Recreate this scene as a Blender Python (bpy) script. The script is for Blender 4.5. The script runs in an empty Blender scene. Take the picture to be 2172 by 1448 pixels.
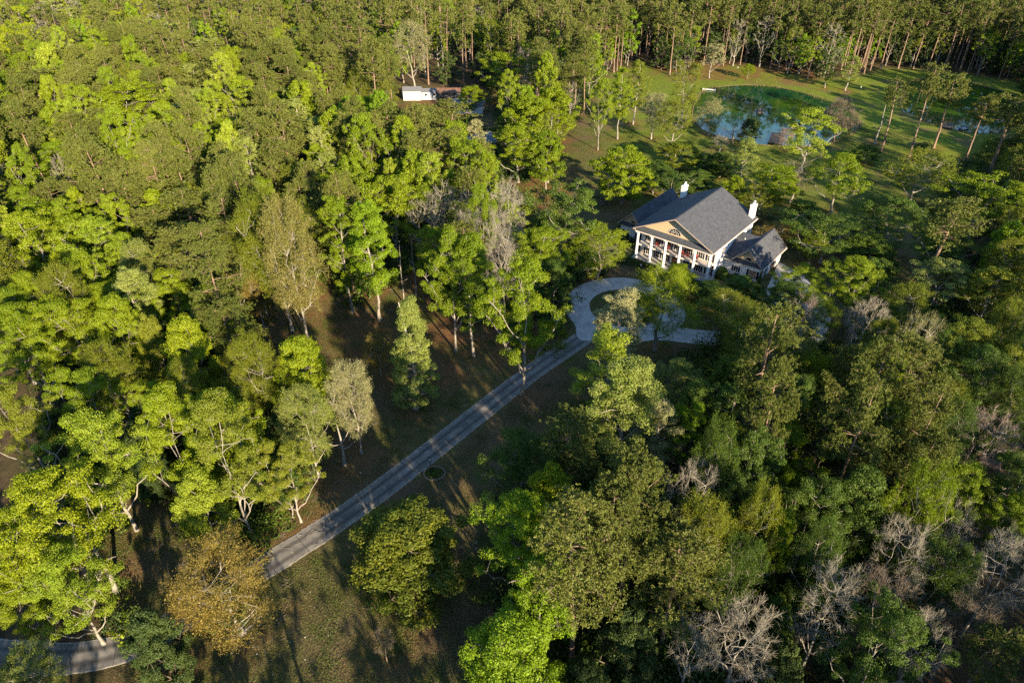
import bpy, math, random
import numpy as np
C = bpy.context.scene.collection
SC = bpy.context.scene
# ------------------------------------------------------------------ camera, light, exposure
cam_d = bpy.data.cameras.new("camera"); cam = bpy.data.objects.new("camera", cam_d); C.objects.link(cam)
cam.location = (0, 0, 73.23); cam.rotation_euler = (math.radians(90 - 35.2), 0, 0)
cam_d.sensor_width = 36.0; cam_d.lens = 36.0 * 1450 / 2172; cam_d.clip_start = 1.0; cam_d.clip_end = 4000
SC.camera = cam
SUN_AZ = math.radians(-61.0)      # direction towards the sun, measured from +x
SUN_EL = math.radians(17.5)
world = bpy.data.worlds.new("World"); SC.world = world; world.use_nodes = True
wn = world.node_tree.nodes; wl = world.node_tree.links
sky = wn.new("ShaderNodeTexSky"); sky.sky_type = 'NISHITA'; sky.sun_disc = False
sky.sun_elevation = SUN_EL; sky.sun_rotation = math.pi / 2 - SUN_AZ; sky.air_density = 1.0; sky.dust_density = 0.0; sky.ozone_density = 3.0
wn["Background"].inputs[1].default_value = 0.105
wl.new(sky.outputs[0], wn["Background"].inputs[0])
sd = bpy.data.lights.new("sun", 'SUN'); sd.energy = 4.8; sd.angle = math.radians(0.55); sd.color = (1.0, 0.83, 0.60)
sun = bpy.data.objects.new("sun", sd); C.objects.link(sun)
sun.rotation_euler = (math.pi / 2 - SUN_EL, 0, SUN_AZ + math.pi / 2)
vs = SC.view_settings; SC.display_settings.display_device = 'sRGB'
vs.view_transform = 'Standard'; vs.look = 'None'; vs.gamma = 1; vs.exposure = 1.9
SC.cycles.max_bounces = 5; SC.cycles.diffuse_bounces = 2; SC.cycles.glossy_bounces = 2; SC.cycles.transmission_bounces = 2; SC.cycles.transparent_max_bounces = 4
SC.cycles.caustics_reflective = False; SC.cycles.caustics_refractive = False
try: SC.cycles.use_denoising = False
except Exception: pass

# ------------------------------------------------------------------ materials
def newmat(name):
    m = bpy.data.materials.new(name); m.use_nodes = True
    nt = m.node_tree; return m, nt.nodes, nt.links, nt.nodes["Principled BSDF"]
def plain(name, col, rough=.7, var=.12, scale=3.0, metal=0, spec=.3, bump=0):
    m, n, l, b = newmat(name)
    b.inputs["Roughness"].default_value = rough; b.inputs["Metallic"].default_value = metal
    b.inputs["Specular IOR Level"].default_value = spec
    tc = n.new("ShaderNodeTexCoord"); no = n.new("ShaderNodeTexNoise"); no.inputs["Scale"].default_value = scale; no.inputs["Detail"].default_value = 6
    l.new(tc.outputs["Object"], no.inputs["Vector"])
    cr = n.new("ShaderNodeValToRGB"); cr.color_ramp.elements[0].position = .3; cr.color_ramp.elements[1].position = .7
    cr.color_ramp.elements[0].color = [c * (1 - var) for c in col] + [1]; cr.color_ramp.elements[1].color = [min(1, c * (1 + var)) for c in col] + [1]
    l.new(no.outputs["Fac"], cr.inputs["Fac"]); l.new(cr.outputs[0], b.inputs["Base Color"])
    if bump:
        bp = n.new("ShaderNodeBump"); bp.inputs["Strength"].default_value = bump; l.new(no.outputs["Fac"], bp.inputs["Height"]); l.new(bp.outputs[0], b.inputs["Normal"])
    return m
def mathn(n, l, op, a, bb):
    x = n.new("ShaderNodeMath"); x.operation = op
    for i, v in enumerate((a, bb)):
        if v is None: continue
        if isinstance(v, (int, float)): x.inputs[i].default_value = v
        else: l.new(v, x.inputs[i])
    return x.outputs[0]
def leafmat(name, col, col2, transl=.28, var=.35):
    """matt leaf: two natural hues mixed by tree, by clump noise and by leaf"""
    m = bpy.data.materials.new(name); m.use_nodes = True; n = m.node_tree.nodes; l = m.node_tree.links
    n.remove(n["Principled BSDF"]); out = n["Material Output"]
    tc = n.new("ShaderNodeTexCoord"); no = n.new("ShaderNodeTexNoise"); no.inputs["Scale"].default_value = .26; no.inputs["Detail"].default_value = 4
    l.new(tc.outputs["Object"], no.inputs["Vector"])
    oi = n.new("ShaderNodeObjectInfo"); ge = n.new("ShaderNodeNewGeometry")
    f = mathn(n, l, 'MULTIPLY', oi.outputs["Random"], .75)
    f = mathn(n, l, 'ADD', f, mathn(n, l, 'MULTIPLY', ge.outputs["Random Per Island"], .35))
    f = mathn(n, l, 'ADD', f, mathn(n, l, 'MULTIPLY', mathn(n, l, 'SUBTRACT', no.outputs["Fac"], .38), 2.0))
    mx = n.new("ShaderNodeMix"); mx.data_type = 'RGBA'; mx.clamp_factor = True
    l.new(mathn(n, l, 'MULTIPLY', f, .85), mx.inputs[0]); mx.inputs[6].default_value = (*col, 1); mx.inputs[7].default_value = (*col2, 1)
    hs = n.new("ShaderNodeHueSaturation"); l.new(mx.outputs[2], hs.inputs["Color"])
    l.new(mathn(n, l, 'ADD', mathn(n, l, 'MULTIPLY', ge.outputs["Random Per Island"], var), 1 - var / 2), hs.inputs["Value"])
    d = n.new("ShaderNodeBsdfDiffuse"); t = n.new("ShaderNodeBsdfTranslucent"); ms = n.new("ShaderNodeMixShader"); ms.inputs[0].default_value = transl
    l.new(hs.outputs[0], d.inputs["Color"]); l.new(hs.outputs[0], t.inputs["Color"])
    l.new(d.outputs[0], ms.inputs[1]); l.new(t.outputs[0], ms.inputs[2])
    g = n.new("ShaderNodeBsdfGlossy"); g.inputs["Roughness"].default_value = .55; g.inputs["Color"].default_value = (1, 1, 1, 1)
    m2 = n.new("ShaderNodeMixShader"); m2.inputs[0].default_value = .012
    l.new(ms.outputs[0], m2.inputs[1]); l.new(g.outputs[0], m2.inputs[2]); l.new(m2.outputs[0], out.inputs["Surface"])
    return m
LEAF = {
 'V': leafmat("leaf_vivid", (.095, .152, .003), (.165, .210, .005)),
 'G': leafmat("leaf_bright", (.092, .175, .004), (.155, .230, .006)),
 'Y': leafmat("leaf_yellowgreen", (.125, .178, .003), (.195, .228, .005)),
 'L': leafmat("leaf_lime", (.125, .190, .006), (.225, .270, .018)),
 'F': leafmat("leaf_yellowolive", (.100, .132, .008), (.158, .175, .012)),
 'O': leafmat("leaf_bronze", (.170, .140, .022), (.235, .175, .035)),
 'P': leafmat("leaf_pine", (.050, .070, .009), (.104, .114, .019), transl=.12, var=.5),
 'H': leafmat("leaf_tan_gold", (.150, .150, .028), (.215, .185, .050)),
 'D': leafmat("leaf_glossy_dark", (.022, .045, .010), (.050, .072, .014), transl=.12, var=.6),
 'E': leafmat("leaf_evergreen_olive", (.050, .075, .005), (.135, .135, .010), transl=.15),
 'M': leafmat("leaf_midgreen", (.042, .082, .009), (.074, .115, .012)),
 'S': leafmat("leaf_mint", (.140, .180, .020), (.225, .250, .058)),
 'T': leafmat("leaf_cream", (.200, .215, .075), (.260, .240, .105)),
 'W': leafmat("bud_grey", (.23, .205, .15), (.32, .285, .21)),
 'K': leafmat("bud_pink", (.250, .185, .150), (.310, .240, .200)),
 'N': leafmat("bud_brown", (.150, .120, .080), (.200, .160, .110)),
}
BARK = {'g': plain("bark_grey", (.20, .175, .14), .9, .35, 1.6, spec=.1), 'p': plain("bark_pine", (.185, .125, .085), .9, .35, 1.6, spec=.1),
        'w': plain("bark_pale", (.23, .205, .165), .9, .25, 1.6, spec=.1), 'd': plain("bark_dark", (.11, .085, .06), .9, .3, 1.6, spec=.1)}

# ------------------------------------------------------------------ mesh helpers
def mesh_np(name, V, F, mats, fm=None):
    """V (n,3), F (m,k)"""
    V = np.asarray(V, np.float32); me = bpy.data.meshes.new(name)
    Fl = F if isinstance(F, list) else [F]
    nl = sum(f.size for f in Fl); nf = sum(len(f) for f in Fl)
    me.vertices.add(len(V)); me.vertices.foreach_set("co", V.ravel())
    me.loops.add(nl); me.loops.foreach_set("vertex_index", np.concatenate([f.ravel() for f in Fl]).astype(np.int32))
    me.polygons.add(nf)
    ks = np.concatenate([np.full(len(f), f.shape[1]) for f in Fl]); st = np.concatenate([[0], np.cumsum(ks)[:-1]])
    me.polygons.foreach_set("loop_start", st.astype(np.int32))
    for m in mats: me.materials.append(m)
    if fm is not None: me.polygons.foreach_set("material_index", np.asarray(fm, np.int32))
    me.update(calc_edges=True); return me
def tubes(P, R, k):
    """P (N,n,3) polylines, R (N,n) radii -> verts, quads"""
    N, n, _ = P.shape
    T = np.gradient(P, axis=1); T /= np.linalg.norm(T, axis=2, keepdims=True) + 1e-9
    up = np.where(np.abs(T[..., 2:3]) > .9, np.array([1., 0, 0]), np.array([0, 0, 1.]))
    A = np.cross(T, up); A /= np.linalg.norm(A, axis=2, keepdims=True) + 1e-9; B = np.cross(T, A)
    a = np.arange(k) * 2 * np.pi / k
    V = P[:, :, None, :] + R[:, :, None, None] * (A[:, :, None, :] * np.cos(a)[None, None, :, None] + B[:, :, None, :] * np.sin(a)[None, None, :, None])
    idx = np.arange(N * n * k).reshape(N, n, k)
    q = np.stack([idx[:, :-1], np.roll(idx, -1, 2)[:, :-1], np.roll(idx, -1, 2)[:, 1:], idx[:, 1:]], -1).reshape(-1, 4)
    return V.reshape(-1, 3), q
class Acc:
    def __init__(s): s.V = []; s.F = []; s.n = 0
    def add(s, V, F): s.V.append(V); s.F.append(F + s.n); s.n += len(V)
    def get(s): return np.concatenate(s.V), np.concatenate(s.F)

# ------------------------------------------------------------------ trees
def env(kind, t):
    """crown half width (0..1) at crown height fraction t"""
    if kind == 'oak': return np.clip(np.sin(np.pi * np.clip(t * .88 + .10, 0, 1)), 0, 1) ** .55
    if kind == 'round': return np.clip(np.sin(np.pi * np.clip(t * .86 + .12, 0, 1)), 0, 1) ** .5
    if kind == 'pop': return np.clip(np.sin(np.pi * np.clip(t * .82 + .12, 0, 1)), 0, 1) ** .7
    if kind == 'pyr': return np.clip((1.04 - t), 0, 1) ** .75 * np.clip(t * 6 + .45, 0, 1)
    if kind in ('pine', 'tpine'): return np.clip(np.sin(np.pi * np.clip(t * .8 + .14, 0, 1)), 0, 1) ** .65
    if kind in ('fea', 'bare'): return np.clip(np.sin(np.pi * np.clip(t * .72 + .14, 0, 1)), 0, 1) ** .7
    return np.clip(np.sin(np.pi * np.clip(t * .75 + .2, 0, 1)), 0, 1) ** .6
SPEC = {  # H0 R0 crown base fraction, leader?, clumps, clump radius, leaves per clump, groups, limbs
 'oak':  dict(H=18, R=6.0, cb=.35, lead=False, n=210, rc=1.05, m=290, g=44, L=6, r0=.27),
 'round':dict(H=16, R=5.0, cb=.18, lead=False, n=230, rc=.9, m=270, g=36, L=5, r0=.22),
 'pop':  dict(H=22, R=3.8, cb=.26, lead=True,  n=200, rc=.85, m=260, g=46, L=0, r0=.23),
 'pyr':  dict(H=21, R=4.8, cb=.09, lead=True,  n=330, rc=.8, m=240, g=60, L=0, r0=.34),
 'pine': dict(H=24, R=4.6, cb=.50, lead=True,  n=150, rc=.85, m=150, g=34, L=0, r0=.30),
 'tpine': dict(H=24, R=4.0, cb=.60, lead=True,  n=85, rc=.85, m=150, g=24, L=0, r0=.30),
 'fea':  dict(H=18, R=4.8, cb=.30, lead=False, n=230, rc=1.0, m=80, g=46, L=5, r0=.26),
 'bare': dict(H=18, R=4.6, cb=.36, lead=False, n=120, rc=1.0, m=5,  g=40, L=7, r0=.30),
 'ever': dict(H=10, R=3.6, cb=.05, lead=False, n=230, rc=.68, m=260, g=30, L=5, r0=.2)}
def make_tree(kind, seed, lod):
    """returns (trunk mesh, crown mesh) at nominal size; lod 0 near, 1 middle, 2 far"""
    s = SPEC[kind]; rng = np.random.default_rng(seed * 17 + 5)
    H, R, cb = s['H'], s['R'], s['cb']
    n = int(s['n'] * (1, .8, .42)[lod])
    # lumps: crown outline varies with direction and height
    ph = rng.uniform(0, 6.28, 6); am = rng.uniform(.10, .24, 3) * (1.5 if kind in ('oak', 'pine', 'pop') else 1)
    off = rng.normal(0, .12, 2) * R
    t = rng.beta(1.25, 1.0, n) if kind not in ('pine', 'tpine') else rng.beta(1.3, 1.1, n); a = rng.uniform(0, 2 * np.pi, n)
    lump = 1 + am[0] * np.sin(2 * a + ph[0] + 3 * t) + am[1] * np.sin(3 * a + ph[1] - 5 * t) + am[2] * np.sin(5 * a + ph[2] + 9 * t)
    rho = .88 * env(kind, t) * R * lump * (rng.uniform(.25, 1, n) ** .45)
    if kind in ('pine', 'tpine', 'pop'):       # layered, with gaps between the layers
        lay = 12 if kind == 'pop' else (9 if kind == 'pine' else 6)
        tt = (np.floor(t * lay) + .5 + rng.normal(0, .18, n)) / lay; t = np.clip(tt, 0, 1)
    z0 = cb * H; z = z0 + t * (H - z0) * (.97 - .05 * rng.random(n))
    P = np.stack([rho * np.cos(a) + off[0] * t, rho * np.sin(a) + off[1] * t, z], 1)
    # groups by farthest point sampling
    G = min(s['g'], n); gi = [int(rng.integers(n))]; d = np.linalg.norm(P - P[gi[0]], axis=1)
    while len(gi) < G: k = int(np.argmax(d * rng.uniform(.7, 1, n))); gi.append(k); d = np.minimum(d, np.linalg.norm(P - P[k], axis=1))
    lab = np.argmin(np.linalg.norm(P[:, None] - P[gi][None], axis=2), 1)
    # drop some groups entirely: gaps in the crown
    keepg = rng.random(G) > ({'oak': .26, 'pop': .20, 'round': .09, 'pine': .22, 'tpine': .12, 'pyr': .04, 'ever': .05}.get(kind, .08))
    keep = keepg[lab]; P = P[keep]; lab = lab[keep]; n = len(P)
    gs = [i for i in range(G) if (lab == i).any()]
    W = Acc()
    def bez(p0, p1, sag, m):
        u = np.linspace(0, 1, m)[:, None]; mid = (p0 + p1) / 2; mid = mid + np.array([0, 0, sag]) + rng.normal(0, .06, 3) * np.linalg.norm(p1 - p0)
        q = (1 - u) ** 2 * p0 + 2 * u * (1 - u) * mid + u ** 2 * p1
        q[1:-1] += rng.normal(0, .025, (m - 2, 3)) * np.linalg.norm(p1 - p0); return q
    # trunk
    top = H * (.96 if s['lead'] else (.62 if kind != 'ever' else .6)); m = 12
    u = np.linspace(0, 1, m); lean = rng.normal(0, .035, 2) * H; wob = np.cumsum(rng.normal(0, .0045, (m, 2)), 0) * H * (.6 if kind in ('pine', 'tpine') else 1.2); wob[0] = 0; wob[1] *= .3
    tr = np.stack([lean[0] * u ** 2 + wob[:, 0] + off[0] * u ** 2, lean[1] * u ** 2 + wob[:, 1] + off[1] * u ** 2, u * top], 1)
    rr = s['r0'] * (1 - u * .86) ** .8; rr[0] *= 1.55; rr[1] *= 1.02
    zz = np.concatenate([[0, .03], u[2:]]) if False else u
    V, F = tubes(tr[None], rr[None], 7 if lod == 0 else 5); W.add(V, F)
    def trunk_at(zq):
        i = np.clip(zq / top, 0, 1) * (m - 1); j = int(min(i, m - 2)); f = i - j; return tr[j] * (1 - f) + tr[j + 1] * f, rr[j] * (1 - f) + rr[j + 1] * f
    gpos = {i: P[lab == i].mean(0) for i in gs}
    limbs = []
    if s['L']:
        cand = np.array([gpos[i] for i in gs]); li = [int(np.argmax(np.linalg.norm(cand[:, :2], axis=1)))]; d = np.linalg.norm(cand - cand[li[0]], axis=1)
        while len(li) < min(s['L'], len(gs)): k = int(np.argmax(d)); li.append(k); d = np.minimum(d, np.linalg.norm(cand - cand[k], axis=1))
        for k in li:
            e = cand[k]; zb = np.clip(e[2] - np.linalg.norm(e[:2]) * .9 - H * .08, H * (.16 if kind != 'ever' else .04), top * .95)
            p0, r0 = trunk_at(zb); r1 = r0 * .62
            q = bez(p0, e, -.04 * H, 7); ra = np.linspace(r1, .05, 7); limbs.append((q, ra))
            V, F = tubes(q[None], ra[None], 5); W.add(V, F)
    gq = []; gr = []
    for i in gs:
        e = gpos[i]
        if limbs:
            best = None
            for q, ra in limbs:
                dd = np.linalg.norm(q - e, axis=1) + np.maximum(0, q[:, 2] - e[2] + .3) * 1.2; j = int(np.argmin(dd[1:-1])) + 1
                if best is None or dd[j] < best[0]: best = (dd[j], q[j], ra[j])
            zb = np.clip(e[2] - np.linalg.norm(e[:2]) * .8, H * .1, top); pt, rt = trunk_at(zb)
            if np.linalg.norm(pt - e) < best[0]: best = (0, pt, rt * .5)
            p0, r1 = best[1], min(best[2] * .8, .10)
        else:
            rh = np.linalg.norm(e[:2]); zb = e[2] - rh * (.10 if kind in ('pine', 'tpine') else .62) - .1; zb = np.clip(zb, z0 * .8, top); p0, r1 = trunk_at(zb); r1 = min(r1 * .55, .085)
        gq.append(bez(p0, e, -.1 if kind not in ('pine', 'tpine') else .1, 5)); gr.append(np.linspace(max(r1, .04), .03, 5) * (1.1 if kind == 'bare' else 1))
    V, F = tubes(np.array(gq), np.array(gr), 4 if lod == 0 else 3); W.add(V, F)
    if lod < 2 or kind in ('bare', 'fea'):
        tq = np.array([bez(gpos[l], p, 0, 3) for l, p in zip(lab, P)]); ok = np.linalg.norm(tq[:, 0] - tq[:, 2], axis=1) > .1; tq = tq[ok]
        V, F = tubes(tq, np.tile([.035, .026, .016], (len(tq), 1)) * (1.0 if kind not in ('bare',) else 1.15), 3); W.add(V, F)
    if kind in ('pine', 'tpine'):             # stubs of shed limbs below the crown
        k = 9; zs = rng.uniform(.28, cb + .05, k) * H; an = rng.uniform(0, 6.28, k); pb = np.array([trunk_at(x)[0] for x in zs]); ln = rng.uniform(.5, 2.2, k)
        pe = pb + np.stack([np.cos(an) * ln, np.sin(an) * ln, ln * .15], 1); V, F = tubes(np.stack([pb, (pb + pe) / 2, pe], 1), np.tile([.05, .035, .015], (k, 1)), 3); W.add(V, F)
    # crown
    A = Acc(); sz = (1.0, 1.45, 2.4)[lod]; cen = np.array([off[0], off[1], z0 + .45 * (H - z0)])
    if kind in ('bare', 'fea'):
        k = {0: 9, 1: 6, 2: 4}[lod] - (2 if kind == 'bare' else 0); k = max(k, 3); tw0 = np.repeat(P, k, 0); o = (tw0 - cen); o /= np.linalg.norm(o, axis=1, keepdims=True) + 1e-6
        dr = o * .9 + rng.normal(0, .55, tw0.shape) + [0, 0, .35]; dr /= np.linalg.norm(dr, axis=1, keepdims=True)
        ln = rng.uniform(.6, 1.7, len(tw0))[:, None]; st = tw0 - o * rng.uniform(0, .5, (len(tw0), 1)); e = st + dr * ln; md = (st + e) / 2 + rng.normal(0, .1, st.shape)
        w = (.014 if kind == 'bare' else .016) * (1, 1.5, 2.6)[lod]; V, F = tubes(np.stack([st, md, e], 1), np.tile([w * 1.3, w, w * .6], (len(st), 1)), 3); A.add(V, F)
        # finer side twigs
        k2 = 3 if lod == 0 else 2; s2 = np.repeat(md, k2, 0); d2 = np.repeat(dr, k2, 0) + rng.normal(0, .8, (len(s2), 3)); d2 /= np.linalg.norm(d2, axis=1, keepdims=True); e2 = s2 + d2 * rng.uniform(.35, .9, (len(s2), 1))
        V, F = tubes(np.stack([s2, e2], 1), np.tile([w * .8, w * .5], (len(s2), 1)), 3); A.add(V, F)
        tips = np.concatenate([e, e2, md])
        ml = int(s['m'] * n / sz ** 1.6); c0 = tips[rng.integers(0, len(tips), ml)] + rng.normal(0, .14, (ml, 3)); nrm = rng.normal(0, 1, (ml, 3)) + [0, 0, .5]
        ls = .075 * sz * (1 if kind == 'fea' else .6)
    elif kind in ('pine', 'tpine'):
        nt = int(20 / (1, 1.4, 2.2)[lod]); tc = np.repeat(P, nt, 0) + rng.normal(0, 1, (len(P) * nt, 3)) * [.62, .62, .30] * s['rc']
        nd = int(13 / (1, 1.5, 2.2)[lod]); c0 = np.repeat(tc, nd, 0); dr = rng.normal(0, 1, c0.shape) + [0, 0, .55]; dr /= np.linalg.norm(dr, axis=1, keepdims=True)
        ln = .27 * (1, 1.25, 1.8)[lod]; wd = .036 * (1, 1.7, 3)[lod]; side = np.cross(dr, rng.normal(0, 1, c0.shape)); side /= np.linalg.norm(side, axis=1, keepdims=True) + 1e-6
        p1 = c0 + dr * .03; p2 = c0 + dr * ln
        V = np.stack([p1 - side * wd * .5, p1 + side * wd * .5, p2 + side * wd, p2 - side * wd], 1).reshape(-1, 3); F = np.arange(len(V)).reshape(-1, 4); A.add(V, F); c0 = None
    else:
        ml = int(s['m'] / sz ** 1.75); rc = s['rc'] * rng.uniform(.6, 1.25, n)
        rc = np.repeat(rc, ml); c = np.repeat(P, ml, 0); o = rng.normal(0, 1, c.shape); o /= np.linalg.norm(o, axis=1, keepdims=True)
        rad = rc * rng.uniform(.15, 1, len(c)) ** .5; c0 = c + o * rad[:, None] * [1, 1, .48 if kind == 'oak' else .62]
        nrm = o * .9 + rng.normal(0, .6, c.shape) + [0, 0, .45]; ls = {'oak': .086, 'round': .098, 'pop': .090, 'pyr': .088, 'ever': .082}[kind] * sz
    if c0 is not None:
        nrm = nrm / (np.linalg.norm(nrm, axis=1, keepdims=True) + 1e-6); r = rng.normal(0, 1, c0.shape); x = np.cross(nrm, r); x /= np.linalg.norm(x, axis=1, keepdims=True) + 1e-6; y = np.cross(nrm, x)
        L = ls * rng.uniform(.6, 1.35, (len(c0), 1)); V = np.stack([c0 - x * L, c0 - y * L * .62, c0 + x * L, c0 + y * L * .62], 1).reshape(-1, 3); A.add(V, np.arange(len(V)).reshape(-1, 4))
    tv, tf = W.get(); cv, cf = A.get()
    return (tv, tf), (cv, cf)
PROTO = {}
def proto(kind, seed, lod):
    k = (kind, seed, lod)
    if k not in PROTO:
        (tv, tf), (cv, cf) = make_tree(kind, seed, lod)
        a = mesh_np("trunk_mesh", tv, tf, [BARK['g']]); b = mesh_np("crown_mesh", cv, cf, [LEAF['V']])
        a.polygons.foreach_set("use_smooth", np.ones(len(a.polygons), bool))
        PROTO[k] = (a, b)
    return PROTO[k]
NAME = {'oak': 'oak_tree', 'round': 'maple_tree', 'pop': 'poplar_tree', 'pyr': 'pyramid_tree', 'pine': 'pine_tree', 'tpine': 'pine_tree', 'fea': 'budding_tree', 'bare': 'bare_tree', 'ever': 'evergreen_tree', 'dead': 'dead_tree'}
CAT = {'oak': 'tree', 'round': 'tree', 'pop': 'tree', 'pyr': 'tree', 'pine': 'pine tree', 'tpine': 'pine tree', 'fea': 'tree', 'bare': 'bare tree', 'ever': 'evergreen tree', 'dead': 'dead tree'}
GRP = {'oak': 'leafy spreading trees of the woods', 'round': 'round-crowned leafy trees', 'pop': 'tall narrow leafy trees', 'pyr': 'conical lawn trees', 'pine': 'pines of the woods', 'tpine': 'pines of the woods', 'fea': 'trees just coming into leaf', 'bare': 'leafless trees', 'ever': 'dark evergreens', 'dead': 'dead snags and poles'}
BK = {'P': 'p', 'W': 'w', 'K': 'g', 'N': 'd', 'T': 'w', 'S': 'w', 'L': 'w', 'Y': 'w', 'F': 'w', 'D': 'd', 'E': 'd', 'M': 'g', 'V': 'g', 'G': 'g', 'O': 'w', 'H': 'w'}
def tag(o, label=None, cat=None, group=None, kind=None):
    if label: o["label"] = label
    if cat: o["category"] = cat
    if group: o["group"] = group
    if kind: o["kind"] = kind
    return o
def empty(name, loc, rz=0, **k):
    o = bpy.data.objects.new(name, None); C.objects.link(o); o.location = loc; o.rotation_euler = (0, 0, rz); o.empty_display_size = .5; return tag(o, **k)
def child(name, me, parent, mat=None):
    o = bpy.data.objects.new(name, me); C.objects.link(o); o.parent = parent
    if mat is not None:
        o.material_slots[0].link = 'OBJECT'; o.material_slots[0].material = mat
    return o
NS = {0: {'oak': 8, 'round': 5, 'pop': 4, 'pyr': 1, 'pine': 5, 'tpine': 3, 'fea': 6, 'bare': 6, 'ever': 4}, 1: {'oak': 7, 'round': 4, 'pop': 4, 'pyr': 1, 'pine': 7, 'tpine': 4, 'fea': 5, 'bare': 4, 'ever': 3}}
def dead_tree(root, H, seed, stub):
    rng = np.random.default_rng(seed); W = Acc(); m = 9; u = np.linspace(0, 1, m)
    tr = np.stack([rng.normal(0, .012, m).cumsum() * H * .6, rng.normal(0, .012, m).cumsum() * H * .6, u * H], 1); tr[0, :2] = 0
    r0 = (.30 if stub else .14) * (H / 12) ** .4; V, F = tubes(tr[None], (r0 * (1 - .7 * u) * np.where(u == 0, 1.4, 1))[None], 7)
    t = child('trunk', mesh_np("snag_trunk", V, F, [BARK['w']]), root); t.data.polygons.foreach_set("use_smooth", np.ones(len(t.data.polygons), bool))
    k = 4 if stub else 3
    for i in range(k):
        zb = rng.uniform(.45, .8); j = int(zb * (m - 1)); a = rng.uniform(0, 6.28) ; ln = (rng.uniform(1.6, 3.6) if stub else rng.uniform(.6, 1.4)); d = np.array([math.cos(a), math.sin(a), rng.uniform(.1, .7)])
        q = tr[j] + d * np.linspace(0, ln, 5)[:, None] + np.stack([np.zeros(5), np.zeros(5), np.linspace(0, 1, 5) ** 2 * ln * .25], 1) + rng.normal(0, .05, (5, 3)); q[0] = tr[j]
        V, F = tubes(q[None], np.linspace(r0 * .38, .03, 5)[None], 5); child('limb', mesh_np("snag_limb", V, F, [BARK['w']]), root)
def plant(kind, col, x, y, H, R, label, i):
    rng = random.Random(i * 31 + 7); root = empty(NAME[kind], (x, y, 0), rng.uniform(0, 6.28) if kind != 'dead' else .6, label=label, cat=CAT[kind], group=GRP[kind])
    if kind == 'dead': dead_tree(root, H, i, H < 13); return root
    d = math.sqrt(x * x + y * y + 60 * 60); lod = 0 if d < 140 else 1
    s = SPEC[kind]; a, b = proto(kind, rng.randrange(NS[lod][kind]), lod)
    root.scale = (R / s['R'], R / s['R'], H / s['H'])
    child('trunk', a, root, BARK[BK[col] if kind != 'bare' or col != 'W' else rng.choice('wwg')]); child('crown', b, root, LEAF[col]); return root
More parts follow.
